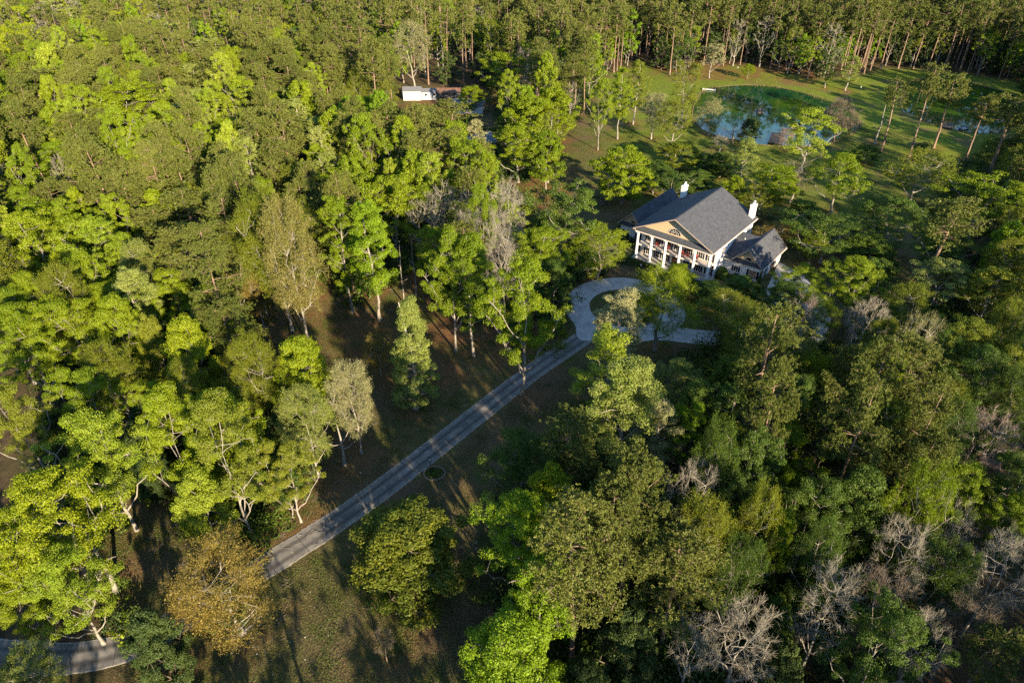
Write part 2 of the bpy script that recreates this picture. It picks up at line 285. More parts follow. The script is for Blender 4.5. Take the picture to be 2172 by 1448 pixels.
TREES = """
oak Y -50.9 50.3 21.0 6.2 tall yellow-green oak with pale crooked limbs, above the dead snag by the left edge
oak L -46.6 43.9 16.0 4.2 smaller lime-green oak below the tall yellow-green oak at the left edge
oak Y -53.4 46.6 19.0 3.8 yellow-green oak cut off by the left edge beside the tallest yellow one
oak L -50.1 60.1 21.0 5.1 bright lime tree with a white forked limb above the broad-leaved maple
round L -37.0 56.2 15.0 3.8 dense lime-green maple with big leaves just above the bronze tree
oak F -33.7 58.5 25.0 4.5 huge yellow-olive tree with a long pale trunk beside the driveway
fea O -31.2 45.2 13.0 5.9 bronze orange feathery tree standing over the driveway bend
ever D -32.6 45.8 8.0 2.5 dark glossy evergreen growing inside the bronze feathery tree
ever D -36.3 39.0 13.0 2.9 dark magnolia with a golden-green top standing on the driveway edge at lower left
fea S -48.9 37.1 9.0 3.1 pale grey-green feathery tree in the bottom left corner
dead W -48.4 50.7 12.0 1.7 pale dead snag with three broken limbs on the lawn at lower left
ever E -12.2 51.8 12.0 7.3 wide rounded olive evergreen alone on the dark lawn below the driveway
bare N -13.9 41.7 6.0 1.3 tiny leafless sapling on the dark lawn near the bottom edge
oak V -52.3 43.8 11.0 3.1 green oak over the driveway start at the left edge
oak F -28.5 61.5 15.0 3.4 olive-green tree tucked right of the huge yellow-olive tree
oak M -29.8 62.3 11.0 2.5 low mid-green tree beside the driveway under the yellow-olive tree
round V -30.7 78.6 19.0 4.8 fresh green dome-shaped maple left of the tan vase-shaped tree
fea S -28.0 69.7 16.0 3.4 grey-green leafing tree directly below the dome-shaped green maple
fea T -22.7 74.5 17.0 3.2 tan vase-shaped tree with bare lower trunk above the driveway
dead W -24.8 72.2 8.0 1.0 short dead stump with hanging twigs left of the tan vase-shaped tree
pyr S -15.7 84.9 21.0 5.1 pale silvery-green pyramid-shaped tree alone in the middle of the lawn
fea O -22.8 93.6 8.0 2.5 small olive sapling left of the pyramid-shaped silver tree
oak V 1.6 88.6 26.0 6.0 vivid green tree with a scarred trunk where it overhangs the driveway
pop G -25.7 110.8 26.0 4.7 tall vivid green column of foliage above the pyramid-shaped tree
pop V -31.5 113.8 25.0 3.9 tall green tree with a thin dark trunk, left of the green column
oak V -10.2 100.7 25.0 4.8 tall green tree with long bare trunk above the drive, left of the pair
pop V -6.9 99.1 25.0 3.8 tall green tree with long bare trunk, right of the pair above the drive
bare W -2.3 107.5 24.0 3.3 tall leafless grey tree behind the vivid green driveway tree
bare W -0.6 125.3 22.0 4.2 big ash-grey leafless crown left of the mansion lawn
bare W 1.9 113.9 12.0 2.3 small pale leafless tree among green crowns left of the turning circle
dead W -21.6 116.8 14.0 0.6 bare dead pole rising just behind the pyramid-shaped tree
dead W -19.8 120.3 14.0 0.6 second thin dead pole right of and behind the first
oak V 5.8 117.7 16.0 5.3 leafy green tree left of the turning circle, nearest its curve
round M 8.0 112.9 12.0 4.0 mid-green rounded tree overhanging the left edge of the turning circle
oak M 10.8 132.6 20.0 7.4 large blue-green tree with pale twigs left of the mansion
fea V 18.2 127.6 12.0 5.9 willow-like olive-green tree between the mansion and the turning circle
ever M 14.2 128.7 8.0 4.0 low dense green tree touching the top of the turning circle
fea O -47.4 108.3 12.0 2.6 small leaning tree with dead top beside the rust-brown leaf litter
fea F -41.7 107.2 28.0 5.1 tall yellow-olive tree left of the pair with long white trunks
fea H -37.1 101.9 29.0 4.9 tall bronze-tinged tree with a forked white trunk, right of its twin
pop T 16.0 88.6 20.0 4.7 pale cream-green poplar with a bare top in front of the turning circle
pop L 14.0 78.3 20.0 4.8 bright green poplar below the cream-green poplar, right of the driveway
pop S 14.7 67.4 24.0 4.8 silvery green tree in the line right of the driveway
pop T 19.5 67.9 16.0 3.2 creamy blossoming tree at the right of the silvery green tree
tpine P 7.2 60.3 21.0 3.9 slender pine with a straight bare reddish trunk below the drive
oak M 1.2 63.4 14.0 4.9 dark green oak with a pale twisted limb at the lawn edge
oak G 1.3 49.7 19.0 4.4 brightest green maple at the edge of the dark lawn
round G 2.9 42.6 18.0 3.9 vivid green maple directly below the brightest one
round V 4.4 55.2 17.0 3.4 green tree between the pale twisted limb oak and the brightest maple
round G -0.0 36.6 15.0 5.0 wide vivid green crown cut by the bottom edge in the middle
pine P 6.6 41.5 27.0 5.0 largest pine with a thick leaning reddish trunk in the lower middle
pine P 12.8 48.9 25.0 3.9 broad pine behind the largest one in the lower middle
pine P 10.3 46.4 24.0 3.9 pine squeezed between the two broad pines of the lower middle
ever D 12.1 39.5 13.0 3.2 dark glossy evergreen below the largest pine at the bottom
fea V 26.0 101.1 16.0 5.7 olive-green feathery tree right of the turning circle island
fea F 39.0 103.4 9.5 5.7 olive-gold feathery tree in front of the mansion right wing
fea F 39.7 93.5 12.0 5.9 wide olive feathery tree below the one before the right wing
round V 33.6 119.6 7.0 4.0 fresh green tree directly in front of the mansion columns
round M 39.4 116.3 5.5 4.6 bluish green tree before the right end of the colonnade
ever M 46.2 118.7 5.0 4.1 dense green shrub-like tree before the right wing windows
oak S 24.6 78.6 15.0 3.3 silvery young tree with twiggy base right of the driveway trees
oak V 54.9 113.2 11.0 4.7 vivid green tree on the garage court, nearest the garage
oak V 62.3 107.5 16.0 4.7 vivid green tree with a crooked white trunk right of the garage court
round M 50.3 108.1 10.0 4.1 mid-green tree below the garage court
bare K 50.8 100.7 12.0 3.3 pinkish leafless tree right of the olive trees below the court
bare W 58.4 93.4 15.0 3.7 bare forked white tree right of the pinkish leafless tree
fea F 67.6 100.2 14.0 4.5 rounded yellow-olive tree right of the garage court
ever M 72.3 119.4 9.0 4.9 spreading blue-green shrub tree above the rounded yellow-olive tree
fea F 58.8 89.0 14.0 3.0 thin pale green tree between the bare trees on the right
oak M 68.5 134.2 12.0 8.8 bushy dark green tree on the lawn right of the mansion
oak M 83.8 137.4 14.0 6.6 dense green tree on the lawn, farther right of the mansion
fea O 60.6 142.9 5.0 4.4 golden-olive round shrub beside the mansion right wing
tpine P 83.0 118.8 22.0 5.7 lone tall pine leaning right on the lawn edge
oak V 80.7 160.1 15.0 7.5 vivid green full-crowned tree between the mansion and the pond
pop S 60.9 173.3 15.0 4.3 cream-flowered slender tree behind the mansion ridge
pop V 64.6 158.4 13.0 5.7 thin green tree behind the right chimney
bare T 72.4 166.5 12.0 4.2 pale sparse twiggy tree behind the right chimney
oak L 82.4 187.5 18.0 7.9 sunlit yellow-lime tree on the near bank of the pond
fea N 102.1 213.9 13.0 5.5 grey-brown cypress at the right end of the pond
fea K 84.1 207.0 6.5 3.2 pink-budded redbud beside the pond dock
ever D 74.0 211.8 8.0 3.8 dark glossy magnolia on the near bank of the pond
bare N 69.5 212.0 8.0 4.4 brown leafless tree left of the pond magnolia
fea T 63.7 220.2 11.0 4.4 pale tan cypress at the left end of the pond
fea F 57.6 233.9 19.0 5.6 tall pale lime cypress left of the pond
fea F 48.8 206.9 15.0 5.3 pale olive tree left of the pond, below the tall lime cypress
bare W 63.5 204.5 5.0 3.0 small arching leafless shrub on the near bank of the pond
oak T 80.6 290.4 14.0 5.1 cream-green flowering tree on the far bank of the pond
round V 95.7 289.3 6.0 2.9 small bright green tree between pine trunks on the far bank
pop S 128.9 272.3 13.0 4.5 pale aspen-like tree on the far lawn between the two ponds
pop M 122.3 275.6 10.0 3.2 small green tree at the forest edge left of the aspen-like one
round M 103.8 194.2 5.5 4.0 small round lawn tree between the ponds and the mansion
tpine P 112.9 204.5 22.0 4.3 left pine of the three tall ones in front of the far pond
dead W 114.1 211.2 12.0 0.9 thin crooked pine trunk leaning beside the left tall pine
tpine P 119.6 200.4 27.0 4.4 tallest pine of the three in front of the far pond
tpine P 130.7 207.8 22.0 4.6 right pine of the three tall ones, with a pale trunk
tpine P 134.9 197.3 19.0 4.2 dark pine right of the small boat on the far pond
tpine P 135.6 186.1 22.0 6.6 pine by the right edge beside the far pond
fea F 103.0 164.9 14.0 8.6 wide sparse olive tree on the lawn below the three tall pines
oak V 107.7 145.8 16.0 8.7 yellow-green oak with white limbs on the right side lawn edge
round V 28.4 165.9 15.0 8.0 broad green tree with a twiggy skirt behind the left wing
round M 37.7 172.4 9.0 4.7 green bushy tree between the broad tree and the mansion roof
round M 48.7 170.5 7.0 5.4 green bushy tree behind the left chimney
round F 47.5 189.9 8.0 7.0 olive rounded tree behind the mansion, below the pond
ever M 58.4 184.2 7.0 4.6 low dark green tree on the lawn below the pond
oak V 26.4 205.8 22.0 4.2 tall bright green tree at the left of the lawn trio above the mansion
pop V 33.7 215.9 23.0 4.0 tall bright green tree in the centre of the lawn trio
pop F 40.8 230.9 21.0 3.9 tawny green tree at the right of the lawn trio
fea T 44.5 216.1 14.0 4.6 pale leafless-looking tree right of the lawn trio
round V 13.6 211.9 17.0 7.2 bright round crown left of the lawn trio
round V 4.8 204.9 17.0 7.7 bright green crown left of the round crown, below the shed forest
oak V 1.8 180.2 16.0 7.6 bright green spreading crown above the rust-coloured clearing
round V 9.2 174.8 16.0 5.6 light green crown right above the rust-coloured clearing
pop F 9.9 180.0 20.0 3.8 tall pale lime tree with thin leaves by the lawn path
oak V -1.9 255.0 18.0 9.3 rounded vivid crown right of the dark gap above the shed
oak V -6.1 303.7 20.0 10.7 vivid crown on the pine forest edge right of the shed
fea T -37.9 275.0 24.0 7.1 tan feathery tree rising directly behind the white shed
dead W -35.5 291.2 27.0 1.3 straight white dead trunk behind the white shed, left one
dead W -29.1 302.6 25.0 1.4 straight white dead trunk behind the shed, right one
round V -14.2 244.5 9.0 5.4 bright green small tree right of the wire pen
fea O -5.2 247.8 7.0 2.5 small orange-tinged tree right of the wire pen
pine P -24.2 183.8 20.0 7.6 olive pine just below the white shed, left one
pine P -17.7 190.0 20.0 7.2 olive pine just below the wire pen, right one
pine P -17.6 159.7 22.0 7.3 broad olive pine two crowns below the white shed
pop T -9.8 183.2 17.0 2.9 cream-white blossoming tree among pines below the pen
round L -27.6 151.3 18.0 3.3 small yellow-lime crown on the shoulder of the large green oak
oak V -33.5 139.9 20.0 8.2 large deep-green rounded oak right of the white-trunked pair
oak V -25.6 135.0 20.0 8.0 large deep-green oak, right neighbour of the other rounded oak
oak L -17.8 143.4 22.0 4.4 lime tree with white limbs right of the large oaks
pine P -9.8 140.3 20.0 4.1 dark pine between lime crowns left of the ash-grey tree
oak V -6.1 149.3 20.0 4.3 light green crown right of the dark pine, above the ash-grey tree
oak V -109.3 198.9 22.0 12.5 biggest vivid green crown in the upper left forest
pop S -57.7 184.2 22.0 6.1 pale mint tree with white branches above a dark pine
pine P -56.7 168.0 23.0 7.0 dark olive pine below the pale mint tree
oak V -75.2 180.2 18.0 6.9 flat-topped bright green tree with white limbs left of the mint tree
pop S -105.6 235.3 19.0 5.5 pale mint crown in the upper left forest
pine P -144.9 213.9 22.0 10.0 broad olive pine near the upper left edge
pine P -107.8 217.5 23.0 6.5 pine with a long leaning trunk beside the biggest vivid crown
round L -136.7 184.1 17.0 4.5 yellowish crown touching the left edge in the upper half
oak V -113.0 164.7 17.0 6.5 bright green rounded crown in the upper left, above a grey twiggy tree
bare W -108.0 157.1 16.0 2.6 small whitish leafless tree between green crowns in the upper left
pine P -65.5 128.2 20.0 6.7 large olive pine left of the white-trunked pair
pine P -58.2 107.8 21.0 6.3 darkest broad pine, below the large olive one, left of the pair
pine P -45.1 88.2 19.0 4.4 olive-grey pine above the big dome-shaped maple
oak L -78.8 115.9 20.0 5.6 bright lime tree with a visible slanting trunk in the left forest
fea S -66.1 106.1 19.0 3.4 blue-green tree with silvery twigs right of the slanting-trunk lime tree
oak V -57.6 99.2 18.0 4.6 green crown below the blue-green silvery tree
oak V -70.0 89.7 19.0 5.6 wide yellow-green crown with white limbs in the left middle
oak V -75.3 85.8 19.0 5.1 green crown with bleached limbs at the left edge middle
round F -54.7 85.2 18.0 2.9 yellow-olive small crown right of the wide left crown
oak V -58.6 72.6 18.0 4.5 deep green crown above the lime forked tree
oak V -49.2 72.6 16.0 3.2 deep green crown left of the huge yellow-olive tree
oak F -65.9 68.2 18.0 4.2 olive oak at the left edge above the yellow-green oak
ever D -65.6 72.4 10.0 3.1 dark holly between oaks at the left edge
fea F -48.0 112.5 18.0 2.6 thin feathery crown beneath the white-trunked pair
tpine P 40.6 78.3 20.0 4.3 pine with a flat dark top and long bent trunk on the right
bare T 58.2 80.4 21.0 3.3 leafless whitish spreading tree on the right
bare K 62.7 67.6 15.0 4.1 pinkish-grey leafless dome by the right edge
bare W 20.7 53.4 19.0 3.0 stark leafless tree with a fanned crown in the lower right
bare W 18.1 38.3 14.0 2.6 whitish lichen-covered bare tree at the bottom right of centre
bare W 51.8 45.0 18.0 3.5 leafless dome of white twigs at the right edge, lower part
bare W 40.9 46.0 19.0 3.3 bare pale tree with olive twigs in the dark lower right
bare N 37.8 41.1 16.0 3.6 dim leafless tree below the pale olive-twigged one
fea F 26.3 48.4 21.0 2.3 pale green feathery tree with a slim leaning trunk, lower right
round V 29.3 49.4 17.0 2.0 small vivid green tree with a thin white trunk, lower right
oak G 24.1 67.3 16.0 3.1 vivid green small crown right of the creamy blossoming tree
oak V 35.5 64.2 16.0 4.0 green crown mixed with grey twigs, right of centre
oak G 33.2 58.1 14.0 2.3 vivid crown just above the small vivid tree with thin trunk
pine P 50.2 64.5 18.0 3.9 olive pine crown left of the pinkish leafless dome
tpine P 43.4 59.2 20.0 3.4 bent pine with reddish trunk in the lower right
bare W 48.5 50.1 17.0 2.7 crooked leafless white tree left of the leafless dome at right
oak V 53.9 57.6 15.0 3.2 yellow-green crown above the crooked leafless tree
oak S 82.5 113.9 12.0 5.8 pale olive evergreen crown at the right side, above the rounded yellow one
oak F 88.5 107.6 13.0 6.5 golden-olive crown at the right edge beside the dark gap
oak F 71.5 87.2 16.0 5.6 wide yellow-olive crown at the right, below the dark gap
oak F 73.2 80.0 16.0 4.2 olive crown with orange twigs at the right edge
fea V 42.4 75.2 18.0 3.7 green leafing tree right of the flat-topped pine
bare N 46.1 40.3 14.0 2.9 dim bare tree in the bottom right corner
pine P 47.2 37.5 14.0 3.0 dark pine crown cut by the bottom right corner
ever M 28.6 43.1 9.0 2.8 feathery dark green evergreen near the bottom right of centre
oak M 60.6 59.1 15.0 3.5 mid-green crown at the right edge below the pinkish leafless dome
ever D 62.0 69.6 10.0 3.0 dark evergreen beside the pinkish leafless dome, on its left
oak V 58.1 53.0 14.0 2.8 green crown at the right edge above the dome of white twigs
fea V 53.6 101.4 11.0 3.5 thin green tree over the lower edge of the garage court
oak V 67.0 173.7 8.0 4.4 green tree on the lawn halfway between the mansion ridge and the pond
fea F 60.0 154.8 9.0 4.6 olive twiggy tree close behind the right chimney
round M 67.6 147.5 9.0 5.0 mid-green tree on the lawn between the right wing and the vivid full tree
fea V 65.7 133.8 7.0 3.6 small thin green tree right of the right wing roof
oak M 78.1 138.9 12.0 5.5 mid-green tree between the two bushy lawn trees right of the mansion
round V 55.9 161.4 9.0 4.1 fresh green tree hugging the rear roof edge of the mansion
oak M 40.9 166.7 9.0 4.5 mid-green tree just above the left chimney
ever M 77.1 131.5 8.0 5.6 low spreading green tree below the bushy lawn trees
oak M 87.9 124.9 15.0 5.7 tall mid-green tree at the lawn edge right of the lone leaning pine
round M 54.8 185.7 6.0 4.0 small green tree on the lawn under the left end of the pond
round V -124.6 259.5 22.1 5.1 tall vivid green round-crowned tree above right of the biggest vivid crown, the right one
oak V -106.0 119.5 19.9 4.2 tall vivid green spreading tree left of the slanting lime tree, second from left
pine P -61.6 233.3 24.5 4.6 tall olive pine above the pale mint tree, eighth from left
round G 4.8 215.2 17.1 3.8 tall bright green round-crowned tree left of the lawn trio
bare W 16.1 248.1 17.4 4.6 whitish leafless tree left of the lawn trio
pine P -68.6 216.2 25.7 4.8 tall olive pine above the pale mint tree, fourth from left
pop S -78.4 157.9 16.5 3.7 low pale mint narrow tree below right of the biggest vivid crown
pop M 28.4 69.4 18.2 2.8 mid-green narrow tree above the fanned leafless tree
pine P -188.8 242.8 19.0 4.0 low olive pine below left of the top left corner, third from left
oak V -118.1 207.0 24.7 4.4 tall vivid green spreading tree above left of the biggest vivid crown, the right one
oak L -63.0 224.7 21.7 4.1 tall lime spreading tree above the pale mint tree
pine P -23.1 167.9 25.2 3.9 tall olive pine below the white shed
round M 39.0 52.6 19.1 4.1 tall mid-green round-crowned tree below left of the pinkish leafless dome
oak V -105.4 136.6 16.8 5.1 vivid green spreading tree above left of the slanting lime tree, first from left
fea F 58.6 72.4 15.2 3.8 yellow-olive feathery tree above left of the pinkish leafless dome
pine P -71.0 141.3 23.3 5.1 olive pine below right of the biggest vivid crown
pine P -86.0 147.0 20.0 4.9 low olive pine below the biggest vivid crown, the left one
round V 49.9 75.3 19.4 3.2 tall vivid green round-crowned tree below right of the flat-topped bent pine
fea F -84.6 99.5 14.8 3.9 low yellow-olive feathery tree below left of the slanting lime tree
oak L -148.1 247.4 20.5 3.9 tall lime spreading tree above left of the biggest vivid crown
fea F -58.0 78.2 17.1 4.3 yellow-olive feathery tree above left of the lime forked tree
oak V -74.1 238.6 22.0 4.8 tall vivid green spreading tree above the pale mint tree, the left one
oak M 85.1 94.1 16.8 4.6 mid-green spreading tree above right of the pinkish leafless dome
pine P 187.4 247.4 23.8 3.5 olive pine below right of the top right corner, the left one
oak L -162.9 253.1 21.5 4.3 tall lime spreading tree below right of the top left corner, the left one
pine P -68.6 251.0 23.1 4.1 olive pine above the pale mint tree, fifth from left
pine P -53.4 126.1 28.6 4.4 tall olive pine below left of the dark olive pine, the right one
round V -156.8 208.6 18.7 5.9 tall vivid green round-crowned tree below the top left corner, the right one
round V -152.4 238.8 20.6 5.9 tall vivid green round-crowned tree above left of the biggest vivid crown
pine P -57.2 239.9 19.4 4.2 low olive pine left of the white shed, the right one
pine P -113.5 176.2 20.5 5.0 low olive pine left of the biggest vivid crown, the right one
pine P 185.3 221.2 19.8 5.0 low olive pine below right of the top right corner, second from left
pine P -77.2 140.9 26.0 4.1 tall olive pine below the biggest vivid crown
pop S -43.3 152.9 18.4 4.0 pale mint narrow tree below right of the dark olive pine
fea F -49.4 135.6 15.0 4.1 low yellow-olive feathery tree above left of the white-trunked pair
round V -44.6 170.5 23.1 5.1 tall vivid green round-crowned tree right of the pale mint tree
ever D 27.0 36.6 11.4 2.2 tall dark glossy evergreen below right of the largest lower pine
fea F -39.3 72.4 14.4 4.0 low yellow-olive feathery tree above the huge yellow-olive tree, the left one
pine P -11.1 123.3 19.4 3.4 low olive pine below left of the rust-coloured clearing, the left one
pine P -210.2 253.1 27.8 3.8 tall olive pine below left of the top left corner, first from left
pine P -64.3 249.1 28.7 3.6 tall olive pine above the pale mint tree, ninth from left
oak L -152.4 221.6 20.1 3.9 tall lime spreading tree left of the biggest vivid crown, the left one
pine P -106.3 248.9 21.0 4.9 low olive pine above right of the biggest vivid crown, second from left
oak V -89.2 228.4 24.2 4.2 tall vivid green spreading tree above left of the pale mint tree, first from left
fea M 31.7 44.8 19.0 2.7 tall mid-green feathery tree below right of the fanned leafless tree
ever D -75.3 120.6 10.7 3.4 tall dark glossy evergreen right of the slanting lime tree
pine P -43.9 225.9 28.5 5.2 tall olive pine above left of the white shed, the right one
round G 101.5 114.2 14.8 3.6 bright green round-crowned tree below right of the lone leaning pine, the right one
fea F 14.1 225.9 15.0 4.8 low yellow-olive feathery tree left of the lawn trio
round G 201.6 240.9 20.9 4.2 tall bright green round-crowned tree below right of the top right corner, third from left
pine P -85.4 249.0 28.2 5.2 tall olive pine above the pale mint tree, first from left
fea F -73.8 95.5 19.7 4.3 tall yellow-olive feathery tree below left of the slanting lime tree
oak L -69.6 198.7 20.7 3.6 tall lime spreading tree above left of the pale mint tree, the right one
oak V -153.4 192.9 21.1 4.2 tall vivid green spreading tree below the top left corner, first from left
round G 171.8 226.8 19.5 4.9 tall bright green round-crowned tree right of the far pond, the left one
pine P -87.0 137.8 26.2 5.1 tall olive pine below left of the biggest vivid crown, third from left
pine P 171.8 202.0 22.9 3.7 olive pine right of the far pond, fourth from left
round G -38.4 184.6 19.3 3.7 tall bright green round-crowned tree below left of the white shed, second from left
round G 98.4 122.8 15.4 3.5 bright green round-crowned tree below right of the lone leaning pine, the left one
round L -179.9 236.3 19.7 4.0 tall lime round-crowned tree below the top left corner
pine P 20.4 239.4 21.1 4.9 olive pine above left of the lawn trio, the right one
round V -51.6 98.7 15.7 4.0 vivid green round-crowned tree below left of the white-trunked pair
fea F -41.5 233.3 13.5 3.4 low yellow-olive feathery tree left of the white shed
pop S -61.6 94.9 21.2 3.7 tall pale mint narrow tree below right of the slanting lime tree
pine P -74.6 212.6 24.3 4.5 tall olive pine above left of the pale mint tree, fourth from left
pop S -93.9 193.3 18.3 3.5 pale mint narrow tree right of the biggest vivid crown
pine P -54.4 153.6 21.5 4.4 olive pine left of the dark olive pine
fea F 132.3 170.4 14.0 3.6 low yellow-olive feathery tree below right of the far pond
fea F -128.3 225.2 18.3 4.2 tall yellow-olive feathery tree above left of the biggest vivid crown, second from left
pine P -158.4 184.5 22.3 3.7 olive pine below left of the top left corner, the right one
fea F -124.9 231.2 17.7 4.5 tall yellow-olive feathery tree above the biggest vivid crown
oak L -88.8 218.9 25.9 5.1 tall lime spreading tree above left of the pale mint tree, the left one
round Y -178.8 258.7 25.7 4.6 tall yellow-green round-crowned tree below the top left corner, third from left
pine P -107.6 128.0 21.0 4.5 low olive pine left of the slanting lime tree, the left one
fea F -58.3 147.0 14.5 4.0 low yellow-olive feathery tree below left of the dark olive pine
ever D -42.5 219.8 10.9 3.7 tall dark glossy evergreen below left of the white shed
oak V -85.5 130.7 15.3 3.9 low vivid green spreading tree above the slanting lime tree
oak V -53.1 139.3 18.1 4.3 vivid green spreading tree below left of the dark olive pine
pine P -203.9 244.6 21.4 3.5 olive pine below left of the top left corner, the left one
pop S -74.3 193.7 16.1 4.0 low pale mint narrow tree left of the pale mint tree
oak M 64.9 75.4 18.9 4.5 tall mid-green spreading tree above the pinkish leafless dome
round V -36.8 147.7 20.0 4.3 tall vivid green round-crowned tree below right of the dark olive pine
round G -37.0 196.4 21.2 3.8 tall bright green round-crowned tree below left of the white shed, third from left
round V -135.0 168.1 23.4 3.7 tall vivid green round-crowned tree left of the biggest vivid crown, first from left
pine P 161.1 194.1 24.6 5.0 tall olive pine right of the far pond, second from left
pine P -174.7 249.0 18.2 4.1 low olive pine below the top left corner, fifth from left
ever D 168.0 206.1 9.2 3.0 dark glossy evergreen right of the far pond, third from left
oak V -41.2 61.8 23.2 4.3 tall vivid green spreading tree right of the lime forked tree
round Y -192.9 233.8 17.8 5.4 tall yellow-green round-crowned tree below left of the top left corner
ever D 158.4 184.4 11.6 2.7 tall dark glossy evergreen right of the far pond, third from left
oak V -95.1 201.7 18.2 4.3 vivid green spreading tree right of the biggest vivid crown
round V -117.0 235.9 18.5 3.8 tall vivid green round-crowned tree above right of the biggest vivid crown, the left one
oak L -180.2 212.5 25.8 6.0 tall lime spreading tree below left of the top left corner, first from left
oak V -67.8 98.4 15.4 5.5 low vivid green spreading tree below the slanting lime tree
fea M 45.1 44.7 16.6 3.2 mid-green feathery tree above left of the bottom right corner
oak V -145.8 256.5 25.5 5.4 tall vivid green spreading tree above left of the biggest vivid crown, the left one
ever D -41.0 193.8 10.6 3.8 tall dark glossy evergreen right of the pale mint tree
pine P 46.7 55.1 22.3 3.3 olive pine below left of the pinkish leafless dome
fea F -89.2 234.9 13.4 4.6 low yellow-olive feathery tree above left of the pale mint tree
pine P -54.4 116.6 18.5 5.2 low olive pine left of the white-trunked pair, the right one
pine P 40.9 66.5 20.6 3.3 low olive pine below right of the flat-topped bent pine
ever D 28.0 60.3 11.7 2.4 tall dark glossy evergreen right of the fanned leafless tree
ever D -53.0 74.2 9.6 2.7 dark glossy evergreen above the lime forked tree, the right one
pine P -81.1 134.7 21.9 5.0 olive pine above right of the slanting lime tree
bare W 19.7 233.0 13.1 4.1 low whitish leafless tree left of the lawn trio
round V -14.6 172.3 19.8 5.5 tall vivid green round-crowned tree below right of the white shed
oak V -122.6 240.5 21.3 4.3 tall vivid green spreading tree above right of the biggest vivid crown, third from left
oak L -85.8 195.5 21.7 5.3 tall lime spreading tree right of the biggest vivid crown, second from left
oak V -90.9 116.7 20.4 6.0 tall vivid green spreading tree left of the slanting lime tree, third from left
oak M 8.0 50.6 16.3 3.9 mid-green spreading tree above left of the largest lower pine
fea F -48.7 241.1 16.0 4.9 yellow-olive feathery tree left of the white shed, third from left
pine P -99.9 115.6 29.0 3.6 tall olive pine left of the slanting lime tree
round G 185.0 230.3 16.5 4.6 tall bright green round-crowned tree right of the far pond, the right one
bare W 37.0 75.2 17.1 2.9 whitish leafless tree below left of the flat-topped bent pine
pine P 130.9 150.0 20.1 3.5 low olive pine below right of the far pond, the right one
pine P -65.7 173.4 18.7 4.9 low olive pine left of the pale mint tree
oak V -70.8 205.7 17.7 5.9 vivid green spreading tree above left of the pale mint tree
oak V -81.5 91.4 18.2 5.4 vivid green spreading tree below left of the slanting lime tree
round V -120.9 141.5 21.2 5.8 tall vivid green round-crowned tree above left of the slanting lime tree, the left one
oak V -131.3 212.6 18.3 5.1 vivid green spreading tree left of the biggest vivid crown
oak V -93.6 185.5 21.1 5.2 tall vivid green spreading tree below right of the biggest vivid crown, the left one
pine P 125.1 158.1 21.1 4.7 olive pine below right of the far pond
round V -165.2 194.5 22.7 3.7 tall vivid green round-crowned tree below left of the top left corner
round M 30.2 76.2 17.4 3.3 tall mid-green round-crowned tree below left of the flat-topped bent pine
pine P 8.7 256.6 23.0 3.9 olive pine above left of the lawn trio, the left one
pine P -122.8 201.3 28.1 4.9 tall olive pine above left of the biggest vivid crown, second from left
round G -43.3 203.4 17.2 4.6 tall bright green round-crowned tree below left of the white shed, first from left
oak L -188.3 225.8 21.8 5.9 tall lime spreading tree below left of the top left corner, third from left
pine P 52.0 70.7 23.8 4.5 olive pine above left of the pinkish leafless dome
pine P -186.7 255.6 17.2 3.7 low olive pine below the top left corner, second from left
pine P -175.9 231.1 21.7 4.1 olive pine below the top left corner, second from left
pine P -138.7 256.6 20.8 4.6 low olive pine above the biggest vivid crown, the left one
ever D -40.1 210.9 8.4 3.7 low dark glossy evergreen below left of the white shed, first from left
round V -125.1 190.0 20.0 4.9 tall vivid green round-crowned tree left of the biggest vivid crown, fifth from left
oak V 17.3 258.4 18.4 5.0 vivid green spreading tree above left of the lawn trio, the left one
ever D 166.4 213.4 8.9 2.8 dark glossy evergreen right of the far pond, first from left
round V -123.0 182.2 19.7 4.2 tall vivid green round-crowned tree left of the biggest vivid crown, third from left
pine P -39.8 165.6 24.2 4.5 tall olive pine right of the pale mint tree, the left one
oak V -116.6 189.4 25.8 4.8 tall vivid green spreading tree left of the biggest vivid crown, third from left
round V -59.3 195.2 24.1 5.5 tall vivid green round-crowned tree above the pale mint tree, the right one
oak V -203.2 253.8 23.2 5.8 tall vivid green spreading tree below left of the top left corner, second from left
pine P -125.9 249.1 27.4 4.2 tall olive pine above the biggest vivid crown, third from left
pine P -8.8 111.5 20.7 3.9 low olive pine below left of the rust-coloured clearing, the right one
fea F -125.7 209.7 19.0 3.4 tall yellow-olive feathery tree left of the biggest vivid crown
fea F -57.7 136.4 16.9 3.7 yellow-olive feathery tree below left of the dark olive pine, third from left
oak V -95.4 163.1 26.2 5.9 tall vivid green spreading tree below the biggest vivid crown, first from left
pine P 168.1 218.0 25.2 4.7 tall olive pine below right of the top right corner, the left one
fea V 47.7 68.3 22.0 2.5 tall vivid green feathery tree below right of the flat-topped bent pine
pine P -49.8 200.1 22.1 3.7 olive pine above right of the pale mint tree, the right one
fea F -71.7 149.9 14.1 4.4 low yellow-olive feathery tree left of the dark olive pine
oak M 35.1 36.0 19.6 3.9 tall mid-green spreading tree left of the bottom right corner
round V -85.4 123.1 16.8 5.7 tall vivid green round-crowned tree above left of the slanting lime tree, the right one
fea F 133.3 158.0 19.7 3.3 tall yellow-olive feathery tree below right of the far pond
pine P -43.0 132.0 20.5 4.2 low olive pine below the dark olive pine
fea F 161.8 212.4 19.8 4.4 tall yellow-olive feathery tree right of the far pond, the left one
pine P -62.4 243.4 23.4 3.7 olive pine above the pale mint tree, seventh from left
pine P -134.2 173.4 24.8 3.9 tall olive pine below the top left corner, second from left
oak V -111.2 135.4 19.2 4.2 tall vivid green spreading tree above left of the slanting lime tree, the left one
